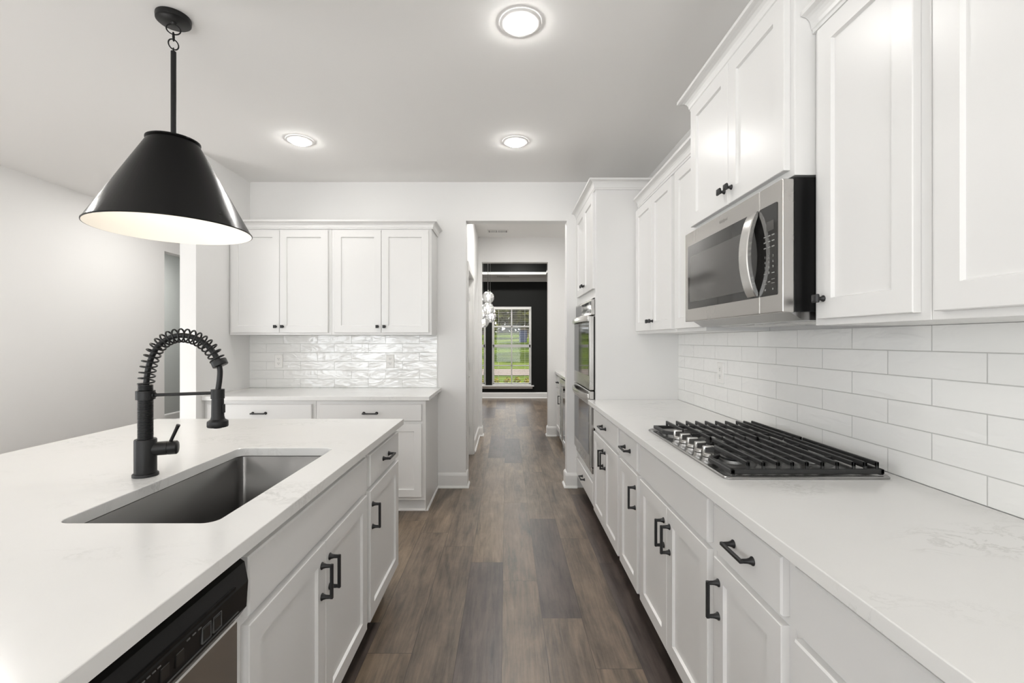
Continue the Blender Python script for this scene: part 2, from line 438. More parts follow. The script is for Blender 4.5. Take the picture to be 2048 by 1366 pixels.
def text(name, s, size, mat, parent, M4, depth=0.0004):
    cu = bpy.data.curves.new(name, 'FONT'); cu.body = s; cu.size = size; cu.align_x = 'CENTER'; cu.align_y = 'CENTER'; cu.extrude = depth
    o = bpy.data.objects.new(name+'_curve', cu); COL.objects.link(o)
    dg = bpy.context.evaluated_depsgraph_get()
    me = bpy.data.meshes.new_from_object(o.evaluated_get(dg))
    bpy.data.objects.remove(o)
    me.transform(M4)
    me.materials.clear(); me.materials.append(M[mat])
    r = bpy.data.objects.new(name, me); COL.objects.link(r); r.parent = parent
    return r
FRONT = Matrix.Rotation(PI/2, 4, 'X')      # text plane XY -> XZ, facing -Y

def T(x, y, z): return Matrix.Translation((x, y, z))
def RX(a): return Matrix.Rotation(a, 4, 'X')
def RY(a): return Matrix.Rotation(a, 4, 'Y')
def RZ(a): return Matrix.Rotation(a, 4, 'Z')

# ------------------------------------------------------------------ room shell
XR = 1.235            # face of the wall behind the cooking run
YB = 4.11             # face of the wall at the end of the kitchen
CZ = 2.745
XL = -4.105
YREAR = -3.4
OPL, OPR, OPZ = -0.364, 0.542, 2.398

def boxes(name, mat, lst):
    m = MB()
    for b in lst: m.box(*b)
    return struct(m.build(name, mat))

boxes('floor', 'floor', [(-6.2, 2.4, -3.6, 10.6, -0.1, 0.0)])
boxes('ceiling', 'ceiling', [(-6.2, 2.4, -3.6, 6.43, CZ, CZ+0.12)])
boxes('wall_right', 'wall', [(XR, XR+0.12, -3.52, YB+0.12, 0, CZ)])
boxes('wall_back', 'wall', [(-2.304, OPL, YB, YB+0.12, 0, CZ), (OPR, XR, YB, YB+0.12, 0, CZ), (OPL, OPR, YB, YB+0.12, OPZ, CZ)])
boxes('wall_partition', 'wall', [(-2.424, -2.304, 3.395, YB+0.12, 0, CZ), (-2.424, -2.304, YB+0.12, 7.0, 0, CZ)])
boxes('wall_left', 'wall', [(XL-0.12, XL, -3.52, -3.2, 0, CZ), (XL-0.12, XL, 3.2, 5.49, 0, CZ), (XL-0.12, XL, 6.5, 7.12, 0, CZ),
                            (XL-0.12, XL, 5.49, 6.5, 2.395, CZ), (XL-0.12, XL, -3.2, 3.2, 2.30, CZ), (XL-0.12, XL, -3.2, 3.2, 0.0, 0.1), (XL-0.12, XL, -1.6, 0.0, 0.1, 2.30), (XL-0.12, XL, 1.6, 3.2, 0.1, 2.30)])
boxes('wall_left_back', 'wall', [(XL, -2.304, 7.0, 7.12, 0, CZ)])
boxes('wall_rear', 'wall', [(XL, -4.0, -3.52, YREAR, 0, CZ), (1.1, XR, -3.52, YREAR, 0, CZ), (-4.0, 1.1, -3.52, YREAR, 0, 0.1), (-4.0, 1.1, -3.52, YREAR, 2.20, CZ), (-2.6, -2.4, -3.52, YREAR, 0.1, 2.20), (-1.0, -0.8, -3.52, YREAR, 0.1, 2.20), (0.8, 1.1, -3.52, YREAR, 0.1, 2.20)])
boxes('wall_side_room', 'grey_wall', [(-5.62, -5.5, 4.4, 9.12, 0, CZ), (-5.5, XL-0.12, 9.0, 9.12, 0, CZ), (-5.5, XL-0.12, 4.4, 4.52, 0, CZ), (XL-0.12, XL, 7.12, 9.0, 0, CZ)])
boxes('ceiling_side_room', 'ceiling', [(-5.62, XL, 6.43, 9.12, CZ, CZ+0.12)])
boxes('ceiling_back_room', 'ceiling', [(XL, -2.3, 6.43, 7.12, CZ, CZ+0.12)])
# passage behind the opening
HL = -0.39
YH = 6.31
boxes('wall_hall_left', 'wall', [(HL-0.12, HL, YB+0.12, 4.53, 0, CZ), (HL-0.12, HL, 5.31, YH, 0, CZ), (HL-0.12, HL, 4.53, 5.31, 2.03, CZ), (HL-0.12, HL-0.10, 4.53, 5.31, 0, 2.03)])
boxes('wall_hall_right', 'wall', [(1.30, 1.42, YB+0.12, YH, 0, CZ)])
boxes('wall_hall_end', 'wall', [(HL-0.12, -0.341, YH, YH+0.12, 0, CZ), (0.572, 1.42, YH, YH+0.12, 0, CZ), (-0.341, 0.572, YH, YH+0.12, 2.402, CZ)])
# dining room
YD = 10.45
DL, DR = -2.17, 1.45
WZ0, WZ1 = 0.295, 2.088
W1 = (-0.327, 0.564); W2 = (-1.37, -0.479)
TZ = 3.06
boxes('wall_dining_far', 'black_wall', [(DL, W2[0], YD, YD+0.14, 0, CZ), (W2[1], W1[0], YD, YD+0.14, 0, CZ), (W1[1], DR, YD, YD+0.14, 0, CZ),
                                        (W2[0], W2[1], YD, YD+0.14, 0, WZ0), (W1[0], W1[1], YD, YD+0.14, 0, WZ0), (W2[0], W2[1], YD, YD+0.14, WZ1, CZ), (W1[0], W1[1], YD, YD+0.14, WZ1, CZ)])
boxes('wall_dining_right', 'black_wall', [(DR, DR+0.12, YH+0.12, YD+0.14, 0, CZ)])
boxes('wall_dining_left', 'black_wall', [(DL-0.12, DL, YH+0.12, YD+0.14, 0, CZ)])
boxes('wall_dining_near', 'black_wall', [(DL, HL-0.12, YH+0.0, YH+0.12, 0, CZ)])
TX0, TX1, TY0, TY1 = -1.57, 0.85, 7.02, 9.86
boxes('ceiling_dining_border', 'ceiling', [(DL-0.12, TX0-0.02, YH+0.12, YD+0.14, CZ, CZ+0.05), (TX1+0.02, DR+0.12, YH+0.12, YD+0.14, CZ, CZ+0.05),
                                           (TX0-0.02, TX1+0.02, YH+0.12, TY0-0.02, CZ, CZ+0.05), (TX0-0.02, TX1+0.02, TY1+0.02, YD+0.14, CZ, CZ+0.05)])
boxes('ceiling_tray_sides', 'black_wall', [(TX0-0.12, TX0, TY0-0.1, TY1+0.1, CZ+0.051, TZ), (TX1, TX1+0.12, TY0-0.1, TY1+0.1, CZ+0.051, TZ),
                                     (TX0, TX1, TY0-0.12, TY0, CZ+0.051, TZ), (TX0, TX1, TY1, TY1+0.12, CZ+0.051, TZ)])
boxes('ceiling_tray', 'black_wall', [(TX0-0.12, TX1+0.12, TY0-0.12, TY1+0.12, TZ, TZ+0.08)])
# crown in the dining room
CROWN_D = [(0, CZ-0.085), (0.012, CZ-0.085), (0.018, CZ-0.07), (0.05, CZ-0.03), (0.07, CZ-0.015), (0.075, CZ-0.001), (0, CZ-0.001)]
struct(MB().sweep([(DL, YD), (DR, YD), (DR, YH+0.13)], CROWN_D).build('trim_1', 'trim'))
struct(MB().box(TX0-0.02, TX0, TY0-0.02, TY1+0.02, CZ-0.001, CZ+0.05).box(TX1, TX1+0.02, TY0-0.02, TY1+0.02, CZ-0.001, CZ+0.05)
       .box(TX0, TX1, TY1, TY1+0.02, CZ-0.001, CZ+0.05).box(TX0, TX1, TY0-0.02, TY0, CZ-0.001, CZ+0.05).build('trim_2', 'trim'))

# baseboards
BB = [(0, 0.001), (0.026, 0.001), (0.026, 0.008), (0.020, 0.018), (0.014, 0.022), (0.014, 0.112), (0.011, 0.122), (0.005, 0.132), (0, 0.136)]
def baseboard(name, path, side=1):
    return struct(MB().sweep(path, BB, side).build(name, 'trim'))
baseboard('baseboard_back', [(-0.615, YB), (OPL, YB), (OPL, YB+0.12), (HL, YB+0.121)])
baseboard('baseboard_back_end', [(OPR+0.3, YB+0.121), (OPR, YB+0.12), (OPR, YB), (0.634, YB)])
baseboard('baseboard_hall_left', [(HL, 5.40), (HL, YH), (-0.341, YH), (-0.341, YH+0.119)])
baseboard('baseboard_hall_end', [(0.572, YH+0.119), (0.572, YH), (0.690, YH)])
baseboard('baseboard_dining_far', [(DL, YD), (DR, YD), (DR, YH+0.13)])
baseboard('baseboard_left', [(XL, 3.2), (XL, 5.49)])
baseboard('baseboard_side_room', [(-5.5, 4.6), (-5.5, 9.0), (XL-0.12, 9.0)])

# backsplash tiles
struct(MB().box(1.227, 1.2345, -0.4, 3.268, 0.9005, 1.3675).build('wall_right_tile', 'tile_right'))
struct(MB().box(-2.3035, -0.622, YB-0.008, YB-0.0005, 0.9005, 1.3675).build('wall_back_tile', 'tile_back'))

# windows of the dining room
def window(name, x0, x1):
    w = MB()
    f = 0.045
    y0, y1 = YD+0.05, YD+0.12
    w.box(x0, x0+f, y0, y1, WZ0, WZ1); w.box(x1-f, x1, y0, y1, WZ0, WZ1)
    w.box(x0, x1, y0, y1, WZ1-f, WZ1); w.box(x0, x1, y0, y1, WZ0, WZ0+f)
    zm = (WZ0+WZ1)/2
    w.box(x0, x1, y0, y1-0.02, zm-0.032, zm+0.032)
    xm = (x0+x1)/2
    w.box(xm-0.014, xm+0.014, y0+0.01, y1-0.02, WZ0, WZ1)
    for z in ((WZ0+zm)/2, (zm+WZ1)/2): w.box(x0, x1, y0+0.01, y1-0.02, z-0.014, z+0.014)
    # white drywall return
    w.box(x0-0.001, x0+0.008, YD-0.002, y0, WZ0, WZ1); w.box(x1-0.008, x1+0.001, YD-0.002, y0, WZ0, WZ1); w.box(x0, x1, YD-0.002, y0, WZ1-0.008, WZ1+0.001)
    o = struct(w.build(name, 'trim'))
    g = MB().box(x0+f, x1-f, YD+0.085, YD+0.088, WZ0+f, WZ1-f).build('window_pane', 'wglass', o)
    return o
window('window_1', *W1); window('window_2', *W2)
struct(MB().box(W2[0]-0.06, W1[1]+0.06, YD-0.07, YD+0.05, WZ0-0.024, WZ0+0.001, 0.004).box(W2[0]-0.03, W1[1]+0.03, YD-0.018, YD-0.0005, WZ0-0.075, WZ0-0.024, 0.003).build('trim_3', 'trim'))
def blind(x0, x1, label):
    t = thing('window_blind', label, 'blind', ((x0+x1)/2, YD+0.025, WZ0))
    w = (x1-x0)/2-0.014
    h = WZ1-WZ0
    MB().box(-w, w, -0.022, 0.022, h-0.06, h-0.01, 0.004).build('head_rail', 'blind', t)
    m = MB()
    z = 0.06
    while z < h-0.07:
        m.box(-w, w, -0.013, 0.013, z-0.0010, z+0.0010); z += 0.0435
    m.build('slats', 'blind', t)['kind'] = 'stuff'
    MB().box(-w, w, -0.02, 0.02, 0.006, 0.026, 0.004).build('bottom_rail', 'blind', t)
    m = MB()
    for x in (-w*0.7, w*0.7): m.box(x-0.002, x+0.002, -0.024, -0.0225, 0.02, h-0.03)
    m.build('ladder_tape', 'blind', t)
blind(*W1, 'open white slatted blind on the wholly visible dining room window')
blind(*W2, 'open white slatted blind on the dining window half hidden behind the glass globes')

# patio opening and rear window frames (out of the frame, daylight comes through)
m = MB()
for y in (-3.2, -2.425, -1.65, 0.0, 0.775, 1.55): m.box(XL-0.09, XL-0.03, y, y+0.05, 0.1, 2.30)
for y0, y1 in ((-3.15, -1.65), (0.05, 1.55)): m.box(XL-0.09, XL-0.03, y0, y1, 0.1, 0.16).box(XL-0.09, XL-0.03, y0, y1, 2.24, 2.30)
struct(m.build('window_3', 'trim'))
m = MB()
for x in (-4.0, -2.65, -2.4, -1.05, -0.8, 0.75): m.box(x, x+0.05, -3.49, -3.43, 0.1, 2.20)
for x0, x1 in ((-3.95, -2.65), (-2.35, -1.05), (-0.75, 0.75)):
    m.box(x0, x1, -3.49, -3.43, 0.1, 0.16).box(x0, x1, -3.49, -3.43, 2.14, 2.20).box(x0, x1, -3.48, -3.44, 1.13, 1.17)
struct(m.build('window_4', 'trim'))

# passage door in the hall's wall
def hall_door():
    y0, y1 = 4.53, 5.31
    d = MB()
    # slab built facing -Y in local space, then turned to face +X
    d.rect(0.0, y1-y0-0.03, 0.012, 2.01, [(0, 0.035), (0, 0.0), (0.0015, -0.0015)])
    o = struct(d.build('door_1', 'trim'))
    o.location = (HL-0.045, y0+0.02, 0); o.rotation_euler = (0, 0, PI/2)
    w = y1-y0-0.03
    for z0, z1 in ((0.22, 0.98), (1.12, 1.88)):
        MB().rect(0.12, w-0.12, z0, z1, [(0, -0.0005), (0.006, -0.010), (0.014, -0.010), (0.03, -0.003)], cap0=False).build('door_panel', 'trim', o)
    k = MB().lathe([(0.026, 0), (0.026, 0.008), (0.011, 0.012), (0.011, 0.045)], 20, T(0.07, -0.002, 0.95) @ RX(PI/2))
    k.tube([(0.07, -0.045, 0.95), (0.09, -0.048, 0.95), (0.17, -0.048, 0.948)], [0.009, 0.008, 0.006])
    k.build('door_handle', 'hinge', o, smooth=40)
    for z in (0.28, 1.02, 1.82):
        MB().lathe([(0.007, -0.045), (0.007, 0.045)], 12, T(w+0.006, -0.004, z)).box(w-0.03, w+0.004, -0.003, 0.0, z-0.045, z+0.045).build('hinge', 'hinge', o)
    c = MB()
    prof = 0.07
    c.box(HL+0.0005, HL+0.016, y0-prof, y0+0.006, 0, 2.03+prof, 0.003)
    c.box(HL+0.0005, HL+0.016, y1-0.006, y1+prof, 0, 2.03+prof, 0.003)
    c.box(HL+0.0005, HL+0.016, y0+0.006, y1-0.006, 2.024, 2.03+prof, 0.003)
    c.box(HL-0.10, HL+0.0, y0+0.0005, y0+0.018, 0, 2.029).box(HL-0.10, HL+0.0, y1-0.011, y1-0.0005, 0, 2.029)
    struct(c.build('trim_4', 'trim'))
hall_door()

# ------------------------------------------------------------------ cabinet hardware and fronts
def bar_pull(parent, x, y, z, vertical, cc=0.097):
    # y: plane of the front ; pull sticks out to -y
    m = MB()
    s = 0.0048; pr = 0.031
    for e in (-1, 1):
        m.lathe([(0.0115, 0.0), (0.0115, 0.002), (0.0085, 0.006), (0.0062, 0.014), (0.0055, pr-0.002)], 16, T(e*cc/2, 0, 0) @ RX(PI/2))
    m.box(-cc/2-0.0055, cc/2+0.0055, -pr-s, -pr+s, -s, s, 0.0015)
    if vertical: m.xf(RY(PI/2))
    m.xf(T(x, y, z))
    return m.build('handle', 'pull', parent, smooth=35)

def knob(parent, x, y, z):
    m = MB()
    m.lathe([(0.0095, 0.0), (0.0095, 0.002), (0.006, 0.006), (0.005, 0.014), (0.008, 0.018)], 16, RX(PI/2))
    m.rect(-0.0125, 0.0125, -0.0125, 0.0125, [(0.005, -0.016), (0.001, -0.020), (0.0, -0.024), (0.002, -0.028), (0.006, -0.030)])
    m.xf(T(x, y, z))
    return m.build('knob', 'pull', parent, smooth=35)

def shaker(name, parent, x0, x1, z0, z1, y=-0.02, stile=0.057):
    m = MB().rect(x0, x1, z0, z1, [(0, 0.0-0.0005), (0, y+0.002), (0.002, y), (stile, y), (stile+0.0035, y+0.0095)])
    return m.build(name, 'cab', parent)

def slab(name, parent, x0, x1, z0, z1, y=-0.02):
    m = MB().rect(x0, x1, z0, z1, [(0, -0.0005), (0, y+0.004), (0.004, y)])
    return m.build(name, 'cab', parent)

def cabinet(name, label, loc, rz, w, depth, h, fronts, kick=None, group=None, extra=None):
    """local: x 0..w, face frame at y=0, body to y=depth, base z=0..h. fronts: (kind,x0,x1,z0,z1,hardware)"""
    t = thing(name, label, 'cabinet', loc, rz, group)
    b = MB()
    zb = 0.0
    if kick:
        zb = kick[0]
    b.box(0.0006, w-0.0006, 0.0, depth, zb, h, 0.0012)
    b.build('cabinet_body', 'cab', t)
    if kick:
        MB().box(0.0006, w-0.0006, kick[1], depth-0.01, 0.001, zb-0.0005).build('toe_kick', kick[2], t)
    for f in fronts:
        kind, x0, x1, z0, z1, hw = f
        if kind == 'door': o = shaker('door', t, x0, x1, z0, z1)
        elif kind == 'drawer': o = slab('drawer', t, x0, x1, z0, z1)
        else: o = slab('false_front', t, x0, x1, z0, z1)
        if hw:
            if hw[0] == 'k': knob(o, hw[1], -0.0201, hw[2])
            else: bar_pull(o, hw[1], -0.0201, hw[2], hw[0] == 'v')
    return t

# base cabinets ------------------------------------------------------
DZ0, DZ1, WZa, WZb = 0.125, 0.683, 0.704, 0.838     # doors, drawers
PZ = 0.570
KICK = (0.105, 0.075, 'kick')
RV = 0.022
BH = 0.8685
XF = 0.637
def base_right(label, y_far, y_near, fronts_fn):
    w = y_far-y_near
    cabinet('base_cabinet', label, (XF, y_far, 0), -PI/2, w, 1.225-XF, BH, fronts_fn(w), KICK, 'base cabinets along the cooking wall')
dzc = (WZa+WZb)/2
S1, S2, S3, S4, S5 = 3.266, 2.520, 2.142, 1.384, 1.006
base_right('white base cabinet next to the wall ovens, one wide drawer above two doors', S1, S2, lambda w: [
    ('drawer', RV, w-RV, WZa, WZb, ('h', w/2, dzc)),
    ('door', RV, w/2-0.0015, DZ0, DZ1, ('v', w/2-0.032, PZ)), ('door', w/2+0.0015, w-RV, DZ0, DZ1, ('v', w/2+0.032, PZ))])
base_right('narrow white base cabinet with drawer and single door, between ovens and cooktop', S2, S3, lambda w: [
    ('drawer', RV, w-RV, WZa, WZb, ('h', w/2, dzc)), ('door', RV, w-RV, DZ0, DZ1, ('v', w-RV-0.03, PZ))])
base_right('white base cabinet under the gas cooktop, plain panel above two doors', S3, S4, lambda w: [
    ('panel', RV, w-RV, WZa, WZb, None),
    ('door', RV, w/2-0.0015, DZ0, DZ1, ('v', w/2-0.032, PZ)), ('door', w/2+0.0015, w-RV, DZ0, DZ1, ('v', w/2+0.032, PZ))])
base_right('narrow white base cabinet with drawer and door, on the camera side of the cooktop', S4, S5, lambda w: [
    ('drawer', RV, w-RV, WZa, WZb, ('h', w/2, dzc)), ('door', RV, w-RV, DZ0, DZ1, ('v', RV+0.03, PZ))])
base_right('wide white drawer cabinet at the bottom corner of the photo, stacked drawers', S5, S5-0.762, lambda w: [
    ('drawer', RV, w-RV, WZa, WZb, ('h', w/2, dzc)), ('drawer', RV, w-RV, 0.415, DZ1, ('h', w/2, 0.61)), ('drawer', RV, w-RV, DZ0, 0.395, ('h', w/2, 0.33))])

# island --------------------------------------------------------------
IX = -0.598
ID = 0.85
def base_island(name, label, y_near, y_far, fronts_fn):
    w = y_far-y_near
    return cabinet(name, label, (IX, y_near, 0), PI/2, w, ID, BH, fronts_fn(w), KICK, None)
# the sink cabinet's carcass is open behind its frame so that the basin hangs free
def sink_cabinet(y_near, y_far):
    w = y_far-y_near
    t = thing('sink_cabinet', 'white island cabinet under the sink, plain panel above two doors', 'cabinet', (IX, y_near, 0), PI/2)
    b = MB()
    b.box(0.0006, w-0.0006, 0.0, 0.02, 0.105, BH, 0.0012)
    b.box(0.0006, 0.0186, 0.02, ID, 0.105, BH); b.box(w-0.0186, w-0.0006, 0.02, ID, 0.105, BH)
    b.box(0.0186, w-0.0186, 0.02, ID, 0.105, 0.123); b.box(0.0186, w-0.0186, ID-0.018, ID, 0.123, BH)
    b.build('cabinet_body', 'cab', t)
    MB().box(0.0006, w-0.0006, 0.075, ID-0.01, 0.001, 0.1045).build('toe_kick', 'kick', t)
    slab('false_front', t, RV, w-RV, WZa, WZb)
    d = shaker('door', t, RV, w/2-0.0015, DZ0, DZ1); bar_pull(d, w/2-0.032, -0.0201, PZ, True)
    d = shaker('door', t, w/2+0.0015, w-RV, DZ0, DZ1); bar_pull(d, w/2+0.032, -0.0201, PZ, True)
sink_cabinet(1.006, 1.921)
base_island('island_cabinet', 'white cabinet at the far end of the island, drawer above one door', 1.922, 2.462, lambda w: [
    ('drawer', RV, w-0.012, WZa, WZb, ('h', w/2, dzc)), ('door', RV, w-0.012, DZ0, DZ1, ('v', RV+0.03, PZ))])

def dishwasher():
    t = thing('dishwasher', 'built-in dishwasher with black control panel and steel door, under the island counter', 'dishwasher', (IX, 0.396, 0), PI/2)
    w = 0.606
    MB().box(0.002, w-0.002, 0.02, 0.58, 0.10, 0.862).build('tub', 'blackpl', t)
    MB().box(0.002, w-0.002, 0.06, 0.55, 0.001, 0.0995).build('toe_panel', 'blackpl', t)
    MB().box(0.004, w-0.004, -0.012, 0.0195, 0.115, 0.716, 0.003).build('door', 'steel', t)
    p = MB().loft([[(x, 0.0195, 0.722), (x, -0.014, 0.722), (x, -0.030, 0.744), (x, -0.034, 0.80), (x, -0.026, 0.842), (x, 0.0, 0.860), (x, 0.0195, 0.860)] for x in (0.003, w-0.003)])
    cp = p.build('control_panel', 'blackpl', t)
    # recessed grip strip and buttons on the face
    MB().box(0.05, w-0.05, -0.0352, -0.030, 0.806, 0.812).build('trim_line', 'blackpl', cp)
    for x in (0.30, 0.36, 0.395, 0.465, 0.497):
        MB().box(x-0.010, x+0.010, -0.0346, -0.030, 0.763, 0.787, 0.001).build('button', 'bglass', cp)
    m = MB()
    for x in (0.465, 0.497):
        for a, b_, c, d in ((-0.0125, 0.0125, 0.7600, 0.7606), (-0.0125, 0.0125, 0.7894, 0.79), (-0.0125, -0.0119, 0.76, 0.79), (0.0119, 0.0125, 0.76, 0.79)):
            m.box(x+a, x+b_, -0.0349, -0.031, c, d)
    for x in (0.415, 0.43, 0.445): m.box(x-0.004, x+0.004, -0.0349, -0.031, 0.793, 0.7955)
    for k in range(9): m.box(0.255+k*0.011, 0.262+k*0.011, -0.0349, -0.031, 0.793, 0.7948)
    m.box(0.25, 0.57, -0.0333, -0.030, 0.7515, 0.7522)
    m.build('printed_marks', 'dimmark', cp)
dishwasher()

def rrect(x0, x1, y0, y1, r, n=6):
    pts = []
    for cx, cy, a0 in ((x1-r, y0+r, -PI/2), (x1-r, y1-r, 0), (x0+r, y1-r, PI/2), (x0+r, y0+r, PI)):
        for k in range(n+1):
            a = a0 + k*PI/2/n
            pts.append((cx+r*math.cos(a), cy+r*math.sin(a)))
    return pts

SKX = (-1.051, -0.680); SKY_ = (1.063, 1.803)
def holed_slab(outer, hole, z0, z1, bev=0.002):
    bm = bmesh.new()
    def loop(pts, z):
        v = [bm.verts.new((x, y, z)) for x, y in pts]
        return v, [bm.edges.new((v[i], v[(i+1) % len(v)])) for i in range(len(v))]
    ov, oe = loop(outer, z1); hv, he = loop(hole, z1)
    bmesh.ops.triangle_fill(bm, edges=oe+he, use_beauty=True)
    top = list(bm.faces)
    r = bmesh.ops.extrude_face_region(bm, geom=top)
    nv = [g for g in r['geom'] if isinstance(g, bmesh.types.BMVert)]
    bmesh.ops.translate(bm, verts=nv, vec=(0, 0, z0-z1))
    bmesh.ops.recalc_face_normals(bm, faces=bm.faces)
    es = [e for e in bm.edges if len(e.link_faces) == 2 and e.calc_face_angle(0) > 1.2 and all(abs(v.co.z-z1) < 1e-6 for v in e.verts)]
    bmesh.ops.bevel(bm, geom=es, offset=bev, segments=2, affect='EDGES', profile=0.5)
    m = MB(); m.bm.free(); m.bm = bm
    return m
o = holed_slab([(-1.889, 0.02), (-0.556, 0.02), (-0.556, 2.475), (-1.889, 2.475)], rrect(SKX[0], SKX[1], SKY_[0], SKY_[1], 0.03), 0.8695, 0.9).build('island_countertop', 'quartz')
tag(o, 'white veined stone countertop on the island, cut out for the sink', 'countertop')

def sink():
    t = thing('sink', 'dark steel undermount sink set in the island countertop', 'sink', (0, 0, 0.62))
    x0, x1, y0, y1 = SKX[0]-0.006, SKX[1]+0.006, SKY_[0]-0.006, SKY_[1]+0.006
    def ring(e, z, r): return [(x, y, z) for x, y in rrect(x0+e, x1-e, y0+e, y1-e, r)]
    rings = [ring(-0.02, 0.2470, 0.04), ring(0, 0.2470, 0.03), ring(0.002, 0.245, 0.03), ring(0.006, 0.04, 0.028), ring(0.010, 0.018, 0.028), ring(0.022, 0.006, 0.03), ring(0.05, 0.002, 0.04)]
    m = MB().loft(rings, cap0=False, cap1=True)
    b = m.build('basin', 'sink', t, smooth=50)
    md = b.modifiers.new('wall', 'SOLIDIFY'); md.thickness = 0.0015; md.offset = 1.0
    MB().lathe([(0.0, 0.004), (0.035, 0.004), (0.045, 0.0075), (0.056, 0.0065), (0.058, 0.003)], 28, T((x0+x1)/2, (y0+y1)/2, 0), cap0=False, cap1=False).build('drain', 'steel_h', t, smooth=40)
sink()

def faucet():
    bx, by = -1.1315, 1.434
    t = thing('faucet', 'matte black spring faucet with pull-down sprayer beside the sink', 'faucet', (bx, by, 0.9005))
    s = 915/1.434
    def P(px, py, dy=0.0):
        return (( px-1013)/s - bx, dy, EYE-(py-680.5)/s-0.9005)
    MB().lathe([(0.0345, 0), (0.0345, 0.007), (0.033, 0.009), (0.0295, 0.009), (0.0295, 0.112), (0.028, 0.115), (0.018, 0.115)], 32).build('base', 'black', t, smooth=40)
    # ribbed column
    prof = [(0.0165, 0.113)]
    z = 0.115
    while z < 0.236:
        prof += [(0.0205, z+0.0008), (0.0205, z+0.0030), (0.0180, z+0.0038), (0.0180, z+0.0045)]; z += 0.0046
    MB().lathe(prof, 28).build('column', 'black', t, smooth=30)
    cl = MB().lathe([(0.019, 0.238), (0.0255, 0.239), (0.0255, 0.266), (0.019, 0.267)], 28)
    cl.build('collar', 'black', t, smooth=40)
    prof = [(0.0155, 0.266)]
    z = 0.268
    while z < 0.284:
        prof += [(0.0200, z+0.0008), (0.0200, z+0.0028), (0.0175, z+0.0036), (0.0175, z+0.0042)]; z += 0.0043
    MB().lathe(prof, 28).build('ribbed_tube', 'black', t, smooth=30)
    # hose centre line
    ctl = [(292, 772), (294, 752), (297, 735), (303, 715), (314, 695), (331, 680), (351, 672), (373, 671.5), (395, 678), (415, 691.5), (429, 708), (437, 724)]
    pts = [Vector(P(*c)) for c in ctl]
    def cr(p, n=10):
        out = []
        for i in range(len(p)-1):
            p0, p1, p2, p3 = p[max(i-1, 0)], p[i], p[i+1], p[min(i+2, len(p)-1)]
            for k in range(n):
                u = k/n
                out.append(0.5*((2*p1)+(-p0+p2)*u+(2*p0-5*p1+4*p2-p3)*u*u+(-p0+3*p1-3*p2+p3)*u**3))
        out.append(p[-1]); return out
    path = cr(pts)
    MB().tube(path, 0.0082, 12).build('hose', 'black', t, smooth=40)
    # open spring: helix about the hose
    Ls = [0.0]
    for a, b in zip(path, path[1:]): Ls.append(Ls[-1]+(b-a).length)
    tot = Ls[-1]; turns = 21; n = turns*16
    hp = []
    for i in range(n+1):
        d = tot*i/n
        j = max(k for k in range(len(Ls)) if Ls[k] <= d+1e-9); j = min(j, len(path)-2)
        u = (d-Ls[j])/max(Ls[j+1]-Ls[j], 1e-9)
        c = path[j].lerp(path[j+1], u); tg = (path[j+1]-path[j]).normalized()
        nn = Vector((0, 1, 0)); bb = tg.cross(nn).normalized()
        a = 2*PI*turns*i/n
        hp.append(c+(nn*math.cos(a)+bb*math.sin(a))*0.0205)
    MB().tube(hp, 0.0027, 7).build('spring', 'black', t, smooth=60)
    # end ring, lower hose, sprayer
    e = Vector(P(438, 724)); tg = (path[-1]-path[-3]).normalized()
    q = tg.to_track_quat('Z', 'Y').to_matrix().to_4x4()
    MB().lathe([(0.012, -0.006), (0.0215, -0.006), (0.0225, -0.004), (0.0225, 0.012), (0.0205, 0.0135), (0.010, 0.0135)], 28, Matrix.Translation(e) @ q).build('spring_end_ring', 'black', t, smooth=40)
    MB().tube(cr([Vector(P(438, 729)), Vector(P(440, 742)), Vector(P(439, 760)), Vector(P(436, 781))]), 0.0078, 12).build('lower_hose', 'black', t, smooth=40)
    sx = P(435.5, 700)[0]
    def z(py): return P(0, py)[2]
    MB().lathe([(0.010, z(778)), (0.0190, z(778.5)), (0.0190, z(797)), (0.015, z(797.5))], 28, T(sx, 0, 0)).build('sprayer_holder', 'black', t, smooth=40)
    sp = MB().lathe([(0.0165, z(797)), (0.0170, z(800)), (0.0178, z(832)), (0.020, z(838)), (0.029, z(842)), (0.0295, z(845)), (0.0295, z(852)), (0.028, z(853.5)), (0.012, z(853.5)), (0.012, z(856)), (0.004, z(856))], 32, T(sx, 0, 0))
    spo = sp.build('sprayer', 'black', t, smooth=40)
    MB().box(sx+0.0165, sx+0.0215, -0.006, 0.006, z(826), z(808), 0.002).build('spray_button', 'black', spo)
    zz = (z(785)+z(787))/2
    MB().tube([(0.024, 0, 0.2525), (0.03, 0, 0.2525)], 0.0085, 14).tube([(0.029, 0, 0.2525), (sx-0.018, 0, zz)], 0.0052, 14).build('support_arm', 'black', t, smooth=40)
    # valve and lever
    vd = Vector((0.93, 0.37, 0.0)).normalized()
    q = vd.to_track_quat('Z', 'Y').to_matrix().to_4x4()
    c = Vector((0, 0, 0.082))
    MB().lathe([(0.0215, 0.015), (0.0215, 0.058), (0.0205, 0.0585), (0.0205, 0.060), (0.0215, 0.0605), (0.0215, 0.082), (0.018, 0.0855), (0.008, 0.087)], 28, Matrix.Translation(c) @ q).build('valve', 'black', t, smooth=40)
    a = c+vd*0.064+Vector((0, 0, 0.016))
    MB().tube([a, a+Vector((0.020, 0.0, 0.042)), a+Vector((0.027, 0.0, 0.057))], [0.0048, 0.0052, 0.0058], 12).build('lever', 'black', t, smooth=40)
faucet()

# cooking wall countertop
o = MB().box(0.581, 1.2262, -0.35, 3.266, 0.8695, 0.9, 0.002, 2).build('kitchen_countertop', 'quartz')
tag(o, 'white veined stone countertop along the cooking wall under the gas cooktop', 'countertop')

